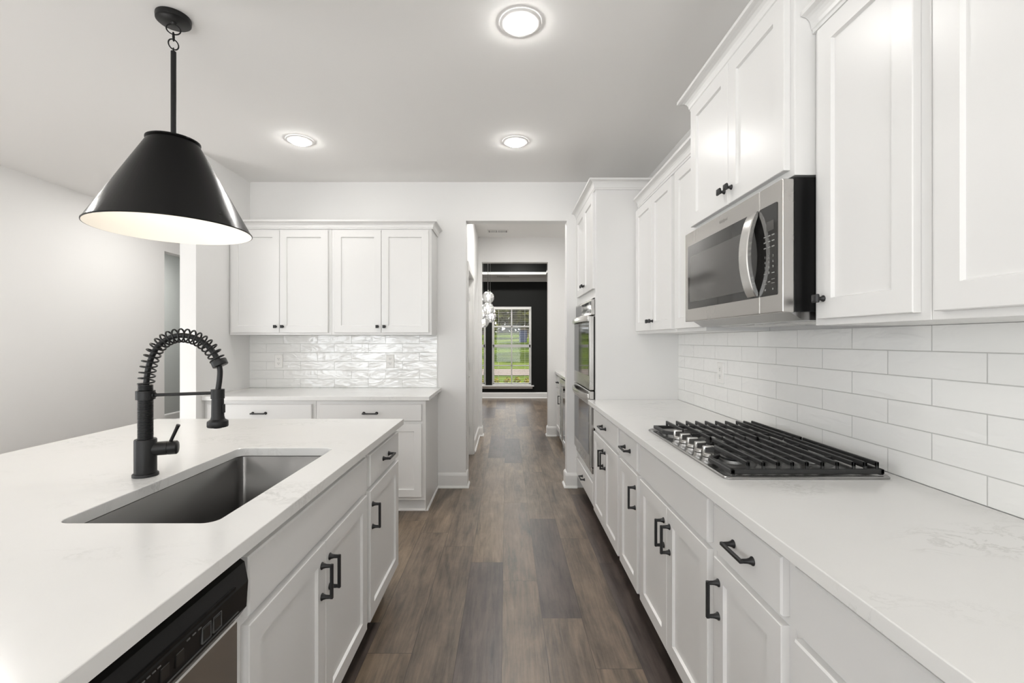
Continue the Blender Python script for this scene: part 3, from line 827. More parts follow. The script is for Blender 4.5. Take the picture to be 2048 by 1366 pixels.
# ------------------------------------------------------------------ cooktop
def cooktop():
    X0, X1, Y0, Y1 = 0.665, 1.178, 1.392, 2.158
    t = thing('gas_cooktop', 'stainless gas cooktop with black cast iron grates set in the countertop', 'cooktop', ((X0+X1)/2, (Y0+Y1)/2, 0.9005))
    cx, cy = (X0+X1)/2, (Y0+Y1)/2
    hx, hy = (X1-X0)/2, (Y1-Y0)/2
    rings = []
    for e, z, r in ((0, 0, 0.018), (0, 0.005, 0.018), (0.003, 0.008, 0.018), (0.010, 0.008, 0.014), (0.018, 0.0045, 0.012), (0.03, 0.004, 0.01)):
        rings.append([(x, y, z) for x, y in rrect(-hx+e, hx-e, -hy+e, hy-e, r)])
    MB().loft(rings).build('pan', 'pan', t, smooth=30)
    # burners
    for bx, by, r in ((0.78, 1.575, 0.042), (1.05, 1.575, 0.036), (0.95, 1.775, 0.05), (0.80, 1.99, 0.036), (1.05, 1.99, 0.042)):
        b = MB().lathe([(r+0.03, 0.004), (r+0.026, 0.007), (r+0.006, 0.009), (r+0.004, 0.018), (r-0.004, 0.020), (r-0.01, 0.020)], 32, T(bx-cx, by-cy, 0), cap0=False).build('burner', 'alu', t, smooth=40)
        MB().lathe([(r*0.98, 0.0202), (r, 0.022), (r, 0.026), (r-0.004, 0.029), (r-0.012, 0.030), (0.002, 0.0305)], 32, T(bx-cx, by-cy, 0)).build('burner_cap', 'iron', b, smooth=40)
    # two grates
    xs = [0.748, 0.795, 0.841, 0.885, 0.930, 0.978, 1.024, 1.075, 1.110, 1.147]
    YM = 1.775
    for near in (True, False):
        if near: a, b = Y0+0.016, YM-0.002
        else: a, b = YM+0.002, Y1-0.016
        m = MB()
        def B(x0, x1, y0, y1, z0, z1, bev=0.0015): m.box(x0-cx, x1-cx, y0-cy, y1-cy, z0, z1, bev)
        # low frame
        fz0, fz1 = 0.012, 0.026
        B(1.152, 1.164, a, b, fz0, fz1)
        e0, e1 = (a, a+0.014) if near else (b-0.014, b)
        i0, i1 = (b-0.012, b) if near else (a, a+0.012)
        B(0.690, 1.164, e0, e1, fz0, fz1)
        B(0.765, 1.164, i0, i1, fz0, fz1)
        ks = a+0.155 if near else b-0.125
        if near: B(0.688, 0.704, a, ks, fz0, fz1)
        else: B(0.688, 0.704, ks, b, fz0, fz1)
        # diagonal piece around the knob row
        p0 = Vector((0.696-cx, ks-cy)); p1 = Vector((0.770-cx, (ks+0.06 if near else ks-0.06)-cy))
        dv = (p1-p0); ln = dv.length; ang = math.atan2(dv.y, dv.x)
        m.box(-0.004, ln+0.004, -0.006, 0.006, fz0, fz1, 0.0015, 1, T(p0.x, p0.y, 0) @ RZ(ang))
        y0_, y1_ = ((ks+0.06), b) if near else (a, ks-0.06)
        B(0.764, 0.776, y0_, y1_, fz0, fz1)
        # raised bars with down-turned ends
        zt0, zt1 = 0.034, 0.048
        for i, x in enumerate(xs):
            s0, s1 = a+0.004, b-0.003
            if i == 0: s0, s1 = (a+0.004, a+0.235) if near else (b-0.205, b-0.004)
            if near: B(x-0.004, x+0.004, s0, s0+0.009, fz0+0.002, zt1)
            else: B(x-0.004, x+0.004, s1-0.009, s1, fz0+0.002, zt1)
            B(x-0.004, x+0.004, s0, s1, zt0, zt1)
            if i in (1, 5, 9):
                if near: B(x-0.004, x+0.004, s1-0.009, s1, fz0+0.002, zt1)
                else: B(x-0.004, x+0.004, s0, s0+0.009, fz0+0.002, zt1)
        for yy in (a+0.10, b-0.10): B(0.76, 1.155, yy-0.004, yy+0.004, 0.030, 0.042)
        # feet
        for fx in (0.70, 1.156):
            for fy in (a+0.006, b-0.006):
                if fx < 0.75 and (fy > ks if near else fy < ks): continue
                B(fx-0.006, fx+0.006, fy-0.006, fy+0.006, 0.0082 if (fy < Y0+0.05 or fy > Y1-0.05) else 0.0048, fz0+0.001)
        m.build('grate', 'iron', t)
    # knobs
    for k in range(5):
        y = 1.657+0.0725*k; x = 0.733
        a = (-0.04, 0.05, 0.0, 0.06, -0.03)[k]
        m = MB().lathe([(0.020, 0.0048), (0.0215, 0.006), (0.0215, 0.014), (0.019, 0.017)], 28, T(x-cx, y-cy, 0))
        m.box(-0.0215, 0.0195, -0.0075, 0.0075, 0.012, 0.042, 0.003, 2, T(x-cx, y-cy, 0) @ RZ(a))
        kn = m.build('knob', 'steel_h', t, smooth=35)
        MB().box(-0.0165, 0.0165, -0.0082, -0.0070, 0.018, 0.038, 0.0004, 1, T(x-cx, y-cy, 0) @ RZ(a)).build('dark_reflection_plate', 'knob_reflection', kn)  # darker plate on one side paints in the steel's dark reflection
cooktop()

# ------------------------------------------------------------------ wall cabinets, cooking side
UZ0, UZ1 = 1.369, 2.262
UX = 0.935
UD0, UD1 = 1.387-UZ0, 2.237-UZ0
UV = 0.025
def upper_right(label, y_far, y_near, fronts_fn):
    w = y_far-y_near
    cabinet('wall_cabinet', label, (UX, y_far, UZ0), -PI/2, w, 1.2335-UX, UZ1-UZ0, fronts_fn(w), None, 'wall cabinets along the cooking wall')
KZ = 1.445-UZ0
upper_right('white two-door wall cabinet between the oven tower and the microwave', S1, S2, lambda w: [
    ('door', UV, w/2-0.0015, UD0, UD1, ('k', w/2-0.028, KZ)), ('door', w/2+0.0015, w-UV, UD0, UD1, ('k', w/2+0.028, KZ))])
upper_right('narrow white wall cabinet partly hidden behind the microwave', S2, S3, lambda w: [
    ('door', UV, w-UV, UD0, UD1, ('k', w-UV-0.028, KZ))])
upper_right('narrow white wall cabinet with one knob, on the camera side of the microwave', S4, S5, lambda w: [
    ('door', UV+0.01, w-UV, UD0, UD1, ('k', UV+0.01+0.028, KZ))])
upper_right('white wall cabinet nearest the camera, at the top corner of the photo', S5, S5-0.762, lambda w: [
    ('door', UV, w/2-0.0015, UD0, UD1, ('k', w/2-0.028, KZ)), ('door', w/2+0.0015, w-UV, UD0, UD1, ('k', w/2+0.028, KZ))])
MX = 0.873
wM = S3-S4
cabinet('wall_cabinet', 'deep white two-door wall cabinet above the microwave', (MX, S3-0.0005, 1.8255), -PI/2, wM-0.001, 1.2335-MX, 2.412-1.8255,
        [('door', 0.02, wM/2-0.0015, 1.8475-1.8255, 2.395-1.8255, ('k', wM/2-0.028, 1.905-1.8255)), ('door', wM/2+0.0015, wM-0.024, 1.8475-1.8255, 2.395-1.8255, ('k', wM/2+0.028, 1.905-1.8255))],
        None, 'wall cabinets along the cooking wall')

def crown_prof(z, h=0.066, p=0.05):
    pr = [(0.0008, z), (0.010, z), (0.010, z+0.010), (0.014, z+0.013)]
    for k in range(6):
        a = k/5*PI/2
        pr.append((0.014+(p-0.020)*(1-math.cos(a)), z+0.013+(h-0.028)*math.sin(a)))
    pr += [(p, z+h-0.013), (p, z+h), (0.0008, z+h)]
    return pr
def crown(label, path, z, h=0.066, p=0.045, side=1):
    o = MB().sweep(path, crown_prof(z, h, p), side).build('crown_molding', 'cab')
    tag(o, label, 'molding', 'crown moldings on the cabinets')
crown('white crown molding on the low wall cabinets between oven tower and microwave', [(UX, 3.2175), (UX, S3+0.0515)], 2.250, side=1)
crown('white crown molding on the wall cabinets nearest the camera', [(UX, S4-0.001), (UX, 0.24)], 2.250, side=1)
crown('white crown molding on the raised cabinet above the microwave', [(1.232, S3), (MX, S3), (MX, S4-0.0005), (1.232, S4-0.0005)], 2.398, 0.066, 0.055, side=1)

# ------------------------------------------------------------------ oven tower
TXF = 0.637
TYF, TYN = YB-0.0015, 3.268
def tower():
    w = TYF-TYN
    t = thing('oven_cabinet', 'tall white cabinet tower housing the double wall oven, doors above and drawer below', 'cabinet', (TXF, TYF, 0), -PI/2)
    d = 1.2335-TXF
    b = MB()
    b.box(0.0006, 0.05, 0, d, 0.105, 2.41); b.box(w-0.032, w-0.0006, 0, d, 0.105, 2.41, 0.0012)
    b.box(0.05, w-0.032, 0, d, 0.105, 0.352); b.box(0.05, w-0.032, 0, d, 1.634, 2.41); b.box(0.05, w-0.032, d-0.02, d, 0.352, 1.634)
    b.build('cabinet_body', 'cab', t)
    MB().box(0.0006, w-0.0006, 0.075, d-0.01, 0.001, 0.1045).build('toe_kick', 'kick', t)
    x0, x1 = 0.08, w-0.018; xm = (x0+x1)/2
    o = shaker('door', t, x0, xm-0.0015, 1.695, 2.385); knob(o, xm-0.028, -0.0201, 1.755)
    o = shaker('door', t, xm+0.0015, x1, 1.695, 2.385); knob(o, xm+0.028, -0.0201, 1.755)
    o = slab('drawer', t, x0, x1, 0.148, 0.300); bar_pull(o, xm, -0.0201, 0.225, False)
    # near side panel's thin frame line
    MB().box(w-0.0005, w+0.0012, 0.012, 0.06, 0.9005, 2.39).build('scribe_strip', 'cab', t)
    crown('white crown molding on top of the oven tower', [(TXF, TYF), (TXF, TYN-0.0005), (1.232, TYN-0.0005)], 2.398, 0.07, 0.052, side=1)
tower()

def oven():
    t = thing('double_oven', 'stainless double wall oven with black glass doors, built into the tall white cabinet', 'oven', (0.615, 4.034, 0.36), -PI/2)
    w = 0.744
    # body
    MB().box(0.012, w-0.012, 0.024, 0.56, 0.012, 1.252).build('oven_body', 'blackpl', t)
    MB().box(0, w, 0.0005, 0.021, 0.0, 0.04, 0.002).build('bottom_trim', 'steel', t)
    cp = MB().box(0, w, -0.004, 0.021, 1.148, 1.262, 0.003).build('control_panel', 'steel', t)
    MB().box(0.02, w-0.02, -0.0055, -0.0035, 1.160, 1.248, 0.0008).build('control_glass', 'bglass', cp)
    m = MB()
    for k in range(7): m.box(0.46+k*0.025, 0.472+k*0.025, -0.0064, -0.0050, 1.185+0.012*(k % 3), 1.190+0.012*(k % 3))
    m.box(0.30, 0.40, -0.0064, -0.0050, 1.195, 1.22)
    m.build('printed_marks', 'mark', cp)
    for z0, z1, g0, g1, hz, nm in ((0.605, 1.140, 0.705, 1.098, 1.122, 'u'), (0.048, 0.597, 0.135, 0.492, 0.557, 'l')):
        d = MB().box(0, w, -0.018, 0.014, z0, z1, 0.004, 2).build('oven_door', 'steel', t)
        MB().box(0.001, w-0.001, 0.0142, 0.0225, z0+0.004, z1-0.004).build('door_gasket', 'blackpl', d)
        MB().box(0.035, w-0.035, -0.0195, -0.0175, g0, g1, 0.0008).build('door_glass', 'bglass', d)
        # bowed handle
        pts = [(0.02+(w-0.04)*k/14, -0.022-0.036*math.sin(PI*k/14)**0.6, hz) for k in range(15)]
        rings = []
        for x, y, z in pts:
            rings.append([(x, y-0.006, z-0.019), (x, y-0.009, z), (x, y-0.006, z+0.019), (x, y+0.006, z+0.019), (x, y+0.006, z-0.019)])
        h = MB().loft(rings)
        h.box(0.014, 0.038, -0.03, -0.0175, hz-0.016, hz+0.016, 0.002).box(w-0.038, w-0.014, -0.03, -0.0175, hz-0.016, hz+0.016, 0.002)
        h.build('handle', 'steel_h', d, smooth=40)
    m = MB().box(w/2-0.02, w/2+0.02, -0.0192, -0.0178, 0.08, 0.086).build('badge', 'mark', t)
oven()

# ------------------------------------------------------------------ microwave
def microwave():
    t = thing('microwave', 'stainless over-the-range microwave with curved handle, hung above the gas cooktop', 'microwave', (0.836, S3-0.002, 1.410), -PI/2)
    w = wM-0.004; h = 0.405
    MB().box(0.003, w-0.0, 0.0365, 1.2255-0.836, 0.001, h+0.004, 0.001).build('case', 'blackpl', t)
    dx = 0.628
    d = MB().box(0, dx-0.001, 0, 0.036, 0, h, 0.003, 2).build('door', 'steel', t)
    c = MB().box(dx+0.001, w, 0, 0.036, 0, h, 0.003, 2).build('control_column', 'steel', t)
    # one dark glass field across door and controls
    def rr(x0, x1, z0, z1, r, y):
        return [(x, y, z) for x, z in rrect(x0, x1, z0, z1, r, 4)]
    def plate(x0, x1, z0, z1, r, y0, y1, nm, mat, par):
        return MB().loft([rr(x0, x1, z0, z1, r, y0), rr(x0, x1, z0, z1, r, y1)]).build(nm, mat, par)
    g = plate(0.036, dx-0.002, 0.056, 0.343, 0.006, 0.001, -0.0015, 'door_glass', 'bglass', d)
    plate(0.058, 0.545, 0.086, 0.292, 0.004, -0.0014, -0.0022, 'window_mesh', 'mwglass', g)
    k = plate(dx+0.002, 0.7295, 0.056, 0.343, 0.006, 0.001, -0.0015, 'control_panel', 'bglass', c)
    MB().box(0.672, 0.712, -0.0021, -0.0014, 0.262, 0.292).build('display', 'mwglass', k)
    F = lambda x, z: T(x, -0.0019, z) @ FRONT
    rows = [('1', '2', '3'), ('4', '5', '6'), ('7', '8', '9')]
    for r, row in enumerate(rows):
        for q, ch in enumerate(row):
            text('key_digit', ch, 0.011, 'mark', k, F(0.664+q*0.022, 0.180-r*0.017))
    text('key_digit', '0', 0.011, 'mark', k, F(0.686, 0.129))
    m = MB()
    for r, zz in enumerate((0.246, 0.228, 0.210)):
        for q in range(3): m.box(0.657+q*0.022, 0.671+q*0.022, -0.0021, -0.0014, zz-0.0016, zz+0.0016)
    for q in range(3): m.box(0.657+q*0.022, 0.671+q*0.022, -0.0021, -0.0014, 0.127-0.0012+0.0, 0.127+0.0012) if q != 1 else None
    for q in (0, 2):
        m.box(0.656+q*0.022, 0.672+q*0.022, -0.0021, -0.0014, 0.094, 0.0955).box(0.656+q*0.022, 0.672+q*0.022, -0.0021, -0.0014, 0.106, 0.1075)
    m.box(0.680, 0.692, -0.0021, -0.0014, 0.099, 0.102).box(0.662, 0.668, -0.0021, -0.0014, 0.073, 0.079).box(0.705, 0.709, -0.0021, -0.0014, 0.073, 0.079)
    m.build('printed_marks', 'mark', k)
    # bowed handle
    rings = []
    n = 20
    for i in range(n+1):
        u = i/n; z = 0.06+0.278*u
        y = -0.004-0.030*math.sin(PI*u)**0.75
        x = 0.5985
        hw = 0.0275; tk = 0.0075
        rings.append([(x-hw, y+tk, z), (x-hw, y-tk+0.003, z), (x-hw+0.003, y-tk, z), (x+hw-0.003, y-tk, z), (x+hw, y-tk+0.003, z), (x+hw, y+tk, z)])
    MB().loft(rings).build('handle', 'steel_h', d, smooth=25)
    text('brand_lettering', 'Whirlpool', 0.0155, 'hinge', d, T(0.375, -0.0004, 0.376) @ FRONT)
    # underside with vent and grease filters
    u = MB().prism([(0.030, 0.001), (0.070, -0.024), (1.2255-0.836, -0.024), (1.2255-0.836, 0.001)], 'x', 0.02, w-0.012)
    uo = u.build('underside', 'pan', t)
    m = MB()
    for x0 in (0.06, 0.40): m.box(x0, x0+0.28, 0.14, 0.34, -0.0262, -0.0242)
    m.build('grease_filter', 'grille', uo)
microwave()

# ------------------------------------------------------------------ far wall cabinets (niche)
NXL, NXR = -2.3025, -0.622
NXM = -1.4525
FY = 3.805
def upper_back(label, x0, x1, fr):
    w = x1-x0
    cabinet('wall_cabinet', label, (x0, FY, UZ0), 0, w, YB-0.001-FY, UZ1-UZ0, fr(x0, w), None, 'wall cabinets on the far wall')
upper_back('white two-door wall cabinet on the far wall, its corner behind the pendant shade', NXL, NXM, lambda a, w: [
    ('door', -2.28-a, -1.8805-a, UD0, UD1, ('k', -1.908-a, 1.4376-UZ0)), ('door', -1.8775-a, -1.478-a, UD0, UD1, ('k', -1.85-a, 1.4376-UZ0))])
upper_back('white two-door wall cabinet on the far wall, beside the passage opening', NXM, NXR, lambda a, w: [
    ('door', -1.427-a, -1.038-a, UD0, UD1, ('k', -1.065-a, 1.4376-UZ0)), ('door', -1.035-a, -0.645-a, UD0, UD1, ('k', -1.008-a, 1.4376-UZ0))])
crown('white crown molding along the far wall cabinets', [(NXL, FY), (NXR, FY), (NXR, YB-0.001)], 2.250, 0.066, 0.045, side=1)
BY = 3.492
WK = (0.105, 0.07, 'cab')
def base_back(label, x0, x1, fr):
    w = x1-x0
    t = cabinet('base_cabinet', label, (x0, BY, 0), 0, w, YB-0.001-BY, BH, fr(x0, w), WK, 'base cabinets on the far wall')
    return t
base_back('white base cabinet on the far wall, mostly hidden behind the faucet', NXL, NXM, lambda a, w: [
    ('drawer', -2.275-a, -1.479-a, WZa+0.006, WZb, ('h', (-2.275-1.479)/2-a, dzc)),
    ('door', -2.275-a, -1.8785-a, DZ0+0.008, DZ1+0.006, ('v', -1.908-a, PZ)), ('door', -1.8755-a, -1.479-a, DZ0+0.008, DZ1+0.006, ('v', -1.846-a, PZ))])
t = base_back('white base cabinet on the far wall, beside the passage opening', NXM, NXR+0.001, lambda a, w: [
    ('drawer', -1.423-a, -0.645-a, WZa+0.006, WZb, ('h', -1.034-a, dzc)),
    ('door', -1.423-a, -1.0355-a, DZ0+0.008, DZ1+0.006, ('v', -1.065-a, PZ)), ('door', -1.0325-a, -0.645-a, DZ0+0.008, DZ1+0.006, ('v', -1.003-a, PZ))])
w = NXR+0.001-NXM
MB().sweep([(0.0, 0.0695), (w, 0.0695), (w, YB-0.02-BY)], [(0.0005, 0.002), (0.014, 0.002), (0.013, 0.010), (0.008, 0.017), (0.0005, 0.019)], 1).build('shoe_molding', 'trim', t)
MB().box(w-0.0005, w+0.004, 0.0, YB-0.002-BY, 0.02, 0.868).build('side_panel', 'cab', t)
o = MB().box(-2.3025, -0.583, 3.452, YB-0.0005-0.008, 0.8695, 0.9, 0.002, 2).build('side_countertop', 'quartz')
tag(o, 'white stone countertop on the far wall below the glossy tile', 'countertop')

# ------------------------------------------------------------------ outlets
def outlet(label, loc, rz):
    t = thing('wall_outlet', label, 'outlet', loc, rz, 'wall outlets on the tile')
    p = MB().rect(-0.036, 0.036, -0.06, 0.06, [(0, 0), (0, -0.003), (0.003, -0.006)]).build('cover_plate', 'plate', t)
    for z in (-0.021, 0.021):
        f = MB().rect(-0.016, 0.016, z-0.014, z+0.014, [(0, -0.0058), (0.001, -0.0075)]).build('socket', 'plate', t)
        MB().box(-0.0075, -0.005, -0.0079, -0.007, z-0.001, z+0.008).box(0.005, 0.0075, -0.0079, -0.007, z+0.0, z+0.007).box(-0.0025, 0.0025, -0.0079, -0.007, z-0.0095, z-0.005).build('slots', 'slot', f)
outlet('white wall outlet on the far tile, next to the wavy glossy part toward the passage', ((780.5-1013)*4.1/915, YB-0.0085, 1.3246-(722.5-680.5)*4.1/915), 0)
outlet('white wall outlet on the far tile, in the shaded corner behind the sprayer', ((557.5-1013)*4.1/915, YB-0.0085, 1.3246-(722.5-680.5)*4.1/915), 0)
outlet('white wall outlet on the tile behind the cooktop counter', (1.2265, 2.615, 1.137), -PI/2)

# ------------------------------------------------------------------ recessed lights
def downlight(label, x, y):
    t = thing('recessed_light', label, 'ceiling light', (x, y, CZ-0.0005), 0, 'recessed ceiling lights')
    MB().lathe([(0.093, 0.0), (0.094, -0.003), (0.090, -0.006), (0.067, -0.0085), (0.0640, -0.0080)], 48, cap0=False, cap1=False).build('trim_ring', 'trim', t, smooth=50)
    MB().lathe([(0.0640, -0.0084), (0.0625, -0.013), (0.056, -0.018), (0.035, -0.022), (0.002, -0.0235)], 48, cap0=False, cap1=True).build('lens', 'lens', t)
downlight('lit recessed ceiling light nearest the camera, above the aisle', 0.0626, 2.045)
downlight('lit recessed ceiling light above the aisle, in front of the passage opening', 0.0645, 3.27)
downlight('lit recessed ceiling light beyond the pendant, in front of the far wall cabinets', -1.468, 3.25)

# ------------------------------------------------------------------ pendant
def pendant():
    px, py = -1.463, 2.01
    t = thing('pendant_lamp', 'large black cone pendant lamp with glowing white inside, hung over the island', 'lamp', (px, py, 0))
    MB().lathe([(0.066, CZ-0.0005), (0.067, CZ-0.006), (0.066, CZ-0.022), (0.060, CZ-0.027), (0.012, CZ-0.028), (0.009, CZ-0.036), (0.003, CZ-0.037)], 40).build('canopy', 'black', t, smooth=40)
    def link(cz, r, ry, rot, nm='chain_link'):
        pts = [Vector((r*math.cos(a), 0, ry*math.sin(a))) for a in [2*PI*k/24 for k in range(24)]]
        m = MB().tube(pts, 0.0028, 8, closed=True)
        m.xf(T(0, 0, cz) @ RZ(rot)); m.build(nm, 'black', t, smooth=60)
    link(CZ-0.055, 0.026, 0.022, 0.5)
    link(CZ-0.087, 0.008, 0.018, 1.9)
    link(CZ-0.121, 0.019, 0.022, 0.9)
    link(CZ-0.148, 0.009, 0.010, 2.2)
    MB().lathe([(0.004, 2.597), (0.0105, 2.592), (0.0105, 2.19)], 20).build('rod', 'black', t, smooth=40)
    sh = MB().lathe([(0.0105, 2.202), (0.097, 2.202), (0.102, 2.199), (0.102, 2.194), (0.098, 2.190), (0.099, 2.188), (0.3005, 1.812), (0.304, 1.810), (0.304, 1.806), (0.3005, 1.8055)], 96, cap0=False, cap1=False).build('shade', 'shade', t, smooth=40)
    MB().lathe([(0.3005, 1.8055), (0.298, 1.810), (0.0965, 2.186), (0.094, 2.188), (0.0, 2.188)], 96, cap0=False, cap1=False).build('shade_lining', 'shade_in', sh, smooth=40)
    MB().lathe([(0.017, 2.187), (0.017, 2.13), (0.013, 2.125)], 20).build('socket', 'shade_in', t, smooth=40)
    MB().sphere((0, 0, 2.085), 0.034, 20, 14, (1, 1, 1.15)).build('bulb', 'bulb', t, smooth=60)
pendant()

# ------------------------------------------------------------------ glass globe chandelier
def chandelier():
    cx, cy = -0.36, 8.42
    t = thing('chandelier', 'cluster of clear glass globe lights hanging in the dark dining room', 'chandelier', (cx, cy, 0))
    MB().lathe([(0.16, TZ-0.0005), (0.162, TZ-0.01), (0.155, TZ-0.03), (0.01, TZ-0.032)], 40).build('canopy', 'steel_h', t, smooth=40)
    def g(px, py, d): return ((px-1013)*d/915-cx, d-cy, EYE-(py-680.5)*d/915)
    for px, py, d in ((976.2, 595, 8.38), (975.6, 617.5, 8.28), (980.5, 633, 8.45), (961, 628, 8.25), (955, 606, 8.5), (966, 644, 8.6)):
        x, y, z = g(px, py, d)
        MB().tube([(x, y, TZ-0.03), (x, y, z+0.14)], 0.0022, 6).build('cord', 'wire', t)
        MB().lathe([(0.006, z+0.14), (0.018, z+0.135), (0.018, z+0.085), (0.012, z+0.08)], 16, T(x, y, 0)).build('socket', 'steel_h', t, smooth=40)
        gl = MB().sphere((x, y, z), 0.112, 28, 18).build('globe', 'globe', t, smooth=80)
        MB().sphere((x, y, z+0.03), 0.022, 12, 8, (1, 1, 1.4)).build('bulb', 'cbulb', gl, smooth=60)
chandelier()

# ------------------------------------------------------------------ vents
def vent(label, x, y, wx, wy):
    t = thing('ceiling_vent', label, 'vent', (x, y, CZ-0.0005))
    m = MB().box(-wx/2-0.02, wx/2+0.02, -wy/2-0.02, wy/2+0.02, -0.006, 0.0, 0.002).build('frame', 'grille', t)
    MB().box(-wx/2, -0.01, -wy/2, wy/2, -0.0068, -0.0058).box(0.01, wx/2, -wy/2, wy/2, -0.0068, -0.0058).build('grille_opening', 'slot', t)
    m = MB()
    for k in range(13):
        for s in (-1, 1):
            xx = s*(0.018+k*(wx/2-0.03)/12)
            m.box(xx-0.0025, xx+0.0025, -wy/2, wy/2, -0.0092, -0.0066)
    m.build('slats', 'grille', t)
vent('white air vent with dark slots in the passage ceiling', (995.7-1013)*5.95/915, 5.95, 0.235, 0.10)
vent('white air vent in the dining room ceiling border above the windows', -0.08, 10.16, 0.26, 0.10)

# ------------------------------------------------------------------ bar corner of the passage
t = cabinet('bar_cabinet', 'white bar cabinet in the passage beyond the opening, next to the beverage cooler', (0.70, 6.27, 0), -PI/2, 0.56, 0.598, BH,
    [('drawer', 0.02, 0.54, WZa, WZb, ('h', 0.28, dzc)), ('door', 0.02, 0.54, DZ0, DZ1, ('v', 0.50, PZ))], KICK)
def cooler():
    t = thing('beverage_cooler', 'steel beverage cooler with glass door, under the bar counter in the passage', 'cooler', (0.70, 5.70, 0), -PI/2)
    w = 0.60
    MB().box(0.002, w-0.002, 0.0, 0.58, 0.10, 0.862).build('cooler_case', 'blackpl', t)
    MB().box(0.004, w-0.004, -0.004, 0.56, 0.002, 0.0995).build('vent_grille', 'steel', t)
    d = MB().box(0.004, 0.05, -0.04, -0.001, 0.11, 0.855, 0.002).box(w-0.05, w-0.004, -0.04, -0.001, 0.11, 0.855, 0.002).box(0.05, w-0.05, -0.04, -0.001, 0.11, 0.16, 0.002).box(0.05, w-0.05, -0.04, -0.001, 0.80, 0.855, 0.002).build('door_frame', 'steel_h', t)
    MB().box(0.05, w-0.05, -0.035, -0.010, 0.16, 0.80).build('door_glass', 'bglass', d)
    MB().tube([(w-0.028, -0.075, 0.20), (w-0.028, -0.075, 0.80)], 0.009, 12).tube([(w-0.028, -0.075, 0.25), (w-0.028, -0.039, 0.25)], 0.006, 10).tube([(w-0.028, -0.075, 0.75), (w-0.028, -0.039, 0.75)], 0.006, 10).build('handle', 'steel_h', d, smooth=40)
cooler()
o = MB().box(0.665, 1.2995, 4.9, 6.305, 0.8695, 0.9, 0.002).build('bar_countertop', 'quartz')
tag(o, 'white stone countertop above the beverage cooler in the passage', 'countertop')
l = bpy.data.lights.new('unseen_passage_lamp', 'AREA'); l.shape = 'DISK'; l.size = 0.145; l.energy = LENS_L*PI*PI*0.0725**2*3.0; l.color = (1, 0.978, 0.945)  # unseen lamp, made stronger to brighten the passage
o = bpy.data.objects.new('unseen_passage_lamp', l); COL.objects.link(o); o.location = (0.1, 5.1, CZ-0.003)

# ------------------------------------------------------------------ outdoors beyond the dining window
def ground_z(x, y):
    if y < 23: return -0.35-0.012*(y-10.6)
    if y < 30: return -0.50
    return -0.50 + 3.9*(1-math.exp(-(y-30)/28.0)) + 0.012*(x+3)*min(1, (y-30)/20)
m = MB()
bm = m.bm
xs_ = [-60+4*i for i in range(31)]; ys_ = [10.62+0.0*i for i in range(1)]+[12+2.5*i for i in range(50)]
g = [[bm.verts.new((x, y, ground_z(x, y))) for x in xs_] for y in ys_]
for j in range(len(ys_)-1):
    for i in range(len(xs_)-1): bm.faces.new((g[j][i], g[j][i+1], g[j+1][i+1], g[j+1][i]))
struct(m.build('lawn_ground', 'lawn', smooth=60))
m = MB(); bm = m.bm
v = [[bm.verts.new((x, y, ground_z(x, y)+0.03)) for x in (-60, -20, 20, 60)] for y in (23.4, 25.0, 27.0, 28.6)]
for j in range(3):
    for i in range(3): bm.faces.new((v[j][i], v[j][i+1], v[j+1][i+1], v[j+1][i]))
struct(m.build('driveway_ground', 'road'))

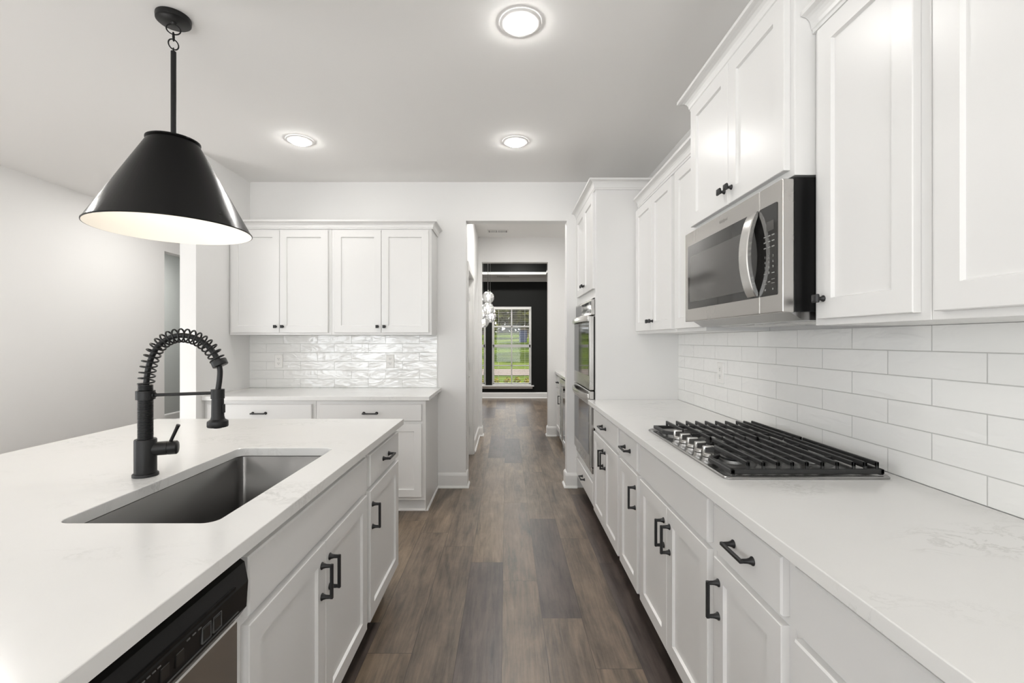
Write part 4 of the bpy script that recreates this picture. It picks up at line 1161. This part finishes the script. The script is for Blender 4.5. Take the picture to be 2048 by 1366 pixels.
rnd = random.Random(3)
def leaf_cloud(m, c, rx, ry, rz, n, s):
    bm = m.bm
    for _ in range(n):
        while True:
            p = Vector((rnd.uniform(-1, 1), rnd.uniform(-1, 1), rnd.uniform(-1, 1)))
            if 0.25 < p.length < 1: break
        p = Vector((c[0]+p.x*rx, c[1]+p.y*ry, c[2]+p.z*rz))
        a = Vector((rnd.gauss(0, 1), rnd.gauss(0, 1), rnd.gauss(0, 1))).normalized()*s*rnd.uniform(0.6, 1.3)
        b = a.cross(Vector((rnd.gauss(0, 1), rnd.gauss(0, 1), rnd.gauss(0, 1)))).normalized()*s*0.6
        vs = [bm.verts.new(p+q) for q in (-a, b, a, -b)]
        bm.faces.new(vs)
def tree(label, x, y, h, r, mat='leaf'):
    z = ground_z(x, y)
    t = thing('garden_tree', label, 'tree', (x, y, z), 0, 'trees beyond the lawn')
    MB().tube([(0, 0, -0.1), (0.05, 0, h*0.3), (0.1, 0.1, h*0.6)], [0.05*r+0.08, 0.04*r+0.06, 0.05], 8).build('trunk', 'bark', t, smooth=60)
    m = MB()
    for k in range(7):
        a = 2*PI*k/7
        leaf_cloud(m, (r*0.45*math.cos(a), r*0.45*math.sin(a), h*(0.34+0.14*(k % 3))), r*0.6, r*0.6, h*0.26, 460, 0.27)
    leaf_cloud(m, (0, 0, h*0.82), r*0.6, r*0.6, h*0.2, 460, 0.27)
    m.build('crown', mat, t)
tree('leafy tree in the upper window panes next to the glass globes', -1.9, 49, 9.0, 1.8)
tree('leafy tree in the upper panes behind the blue shed', 2.2, 50, 9.0, 1.9)
tree('darker tree standing behind the one next to the glass globes', -3.1, 60, 11.0, 2.8)
tree('darker tree standing behind the one at the blue shed', 3.0, 61, 11.0, 2.8)
tree('tall tree far back in the middle of the window panes', 0.0, 72, 12.5, 3.6)
tree('tall tree far back in the half hidden dining window', -7.6, 72, 12.5, 3.6)
tree('shade tree beside the lawn, near the driveway', 6.5, 34.5, 6.5, 2.6)
tree('shade tree beside the lawn, higher up the slope', 7.5, 41.5, 7.0, 2.9)
t = thing('garden_shed', 'small blue shed on the sunlit lawn slope', 'shed', (1.62, 45, ground_z(1.62, 45)))
MB().box(-0.36, 0.36, -0.4, 0.4, -0.3, 1.15).build('shed_walls', 'shed', t)
MB().prism([(-0.45, 1.15), (0.45, 1.15), (0, 1.4)], 'y', -0.48, 0.48).build('shed_roof', 'bark', t)
t = thing('garden_hedge', 'long dark hedge running along the top of the lawn', 'hedge', (0, 66, ground_z(0, 66)))
m = MB()
for k in range(9): leaf_cloud(m, (-10+2.5*k, 0, 1.6), 2.2, 0.9, 2.3, 420, 0.30)
m.build('foliage', 'leaf', t)
names = ['under the window edge by the globes', 'second from the window edge by the globes', 'below the middle of the window', 'next beyond the middle of the window', 'nearest the plain black wall',
         'under the half hidden window', 'under the mullion between the windows']
for k, (x, nm) in enumerate(zip((-0.30, 0.02, 0.32, 0.60, 0.92, -1.3, -0.75), names)):
    y = 13.4+0.1*(k % 3)
    t = thing('garden_bush', 'yellow leafed bush outside the dining room, '+nm, 'bush', (x, y, ground_z(x, y)), 0, 'yellow bushes below the dining windows')
    MB().tube([(0, 0, -0.05), (0.02, 0, 0.3)], 0.02, 6).build('stem', 'bark', t)
    m = MB(); leaf_cloud(m, (0, 0, 0.36), 0.125, 0.2, 0.27, 420, 0.03); m.build('foliage', 'leaf_y', t)
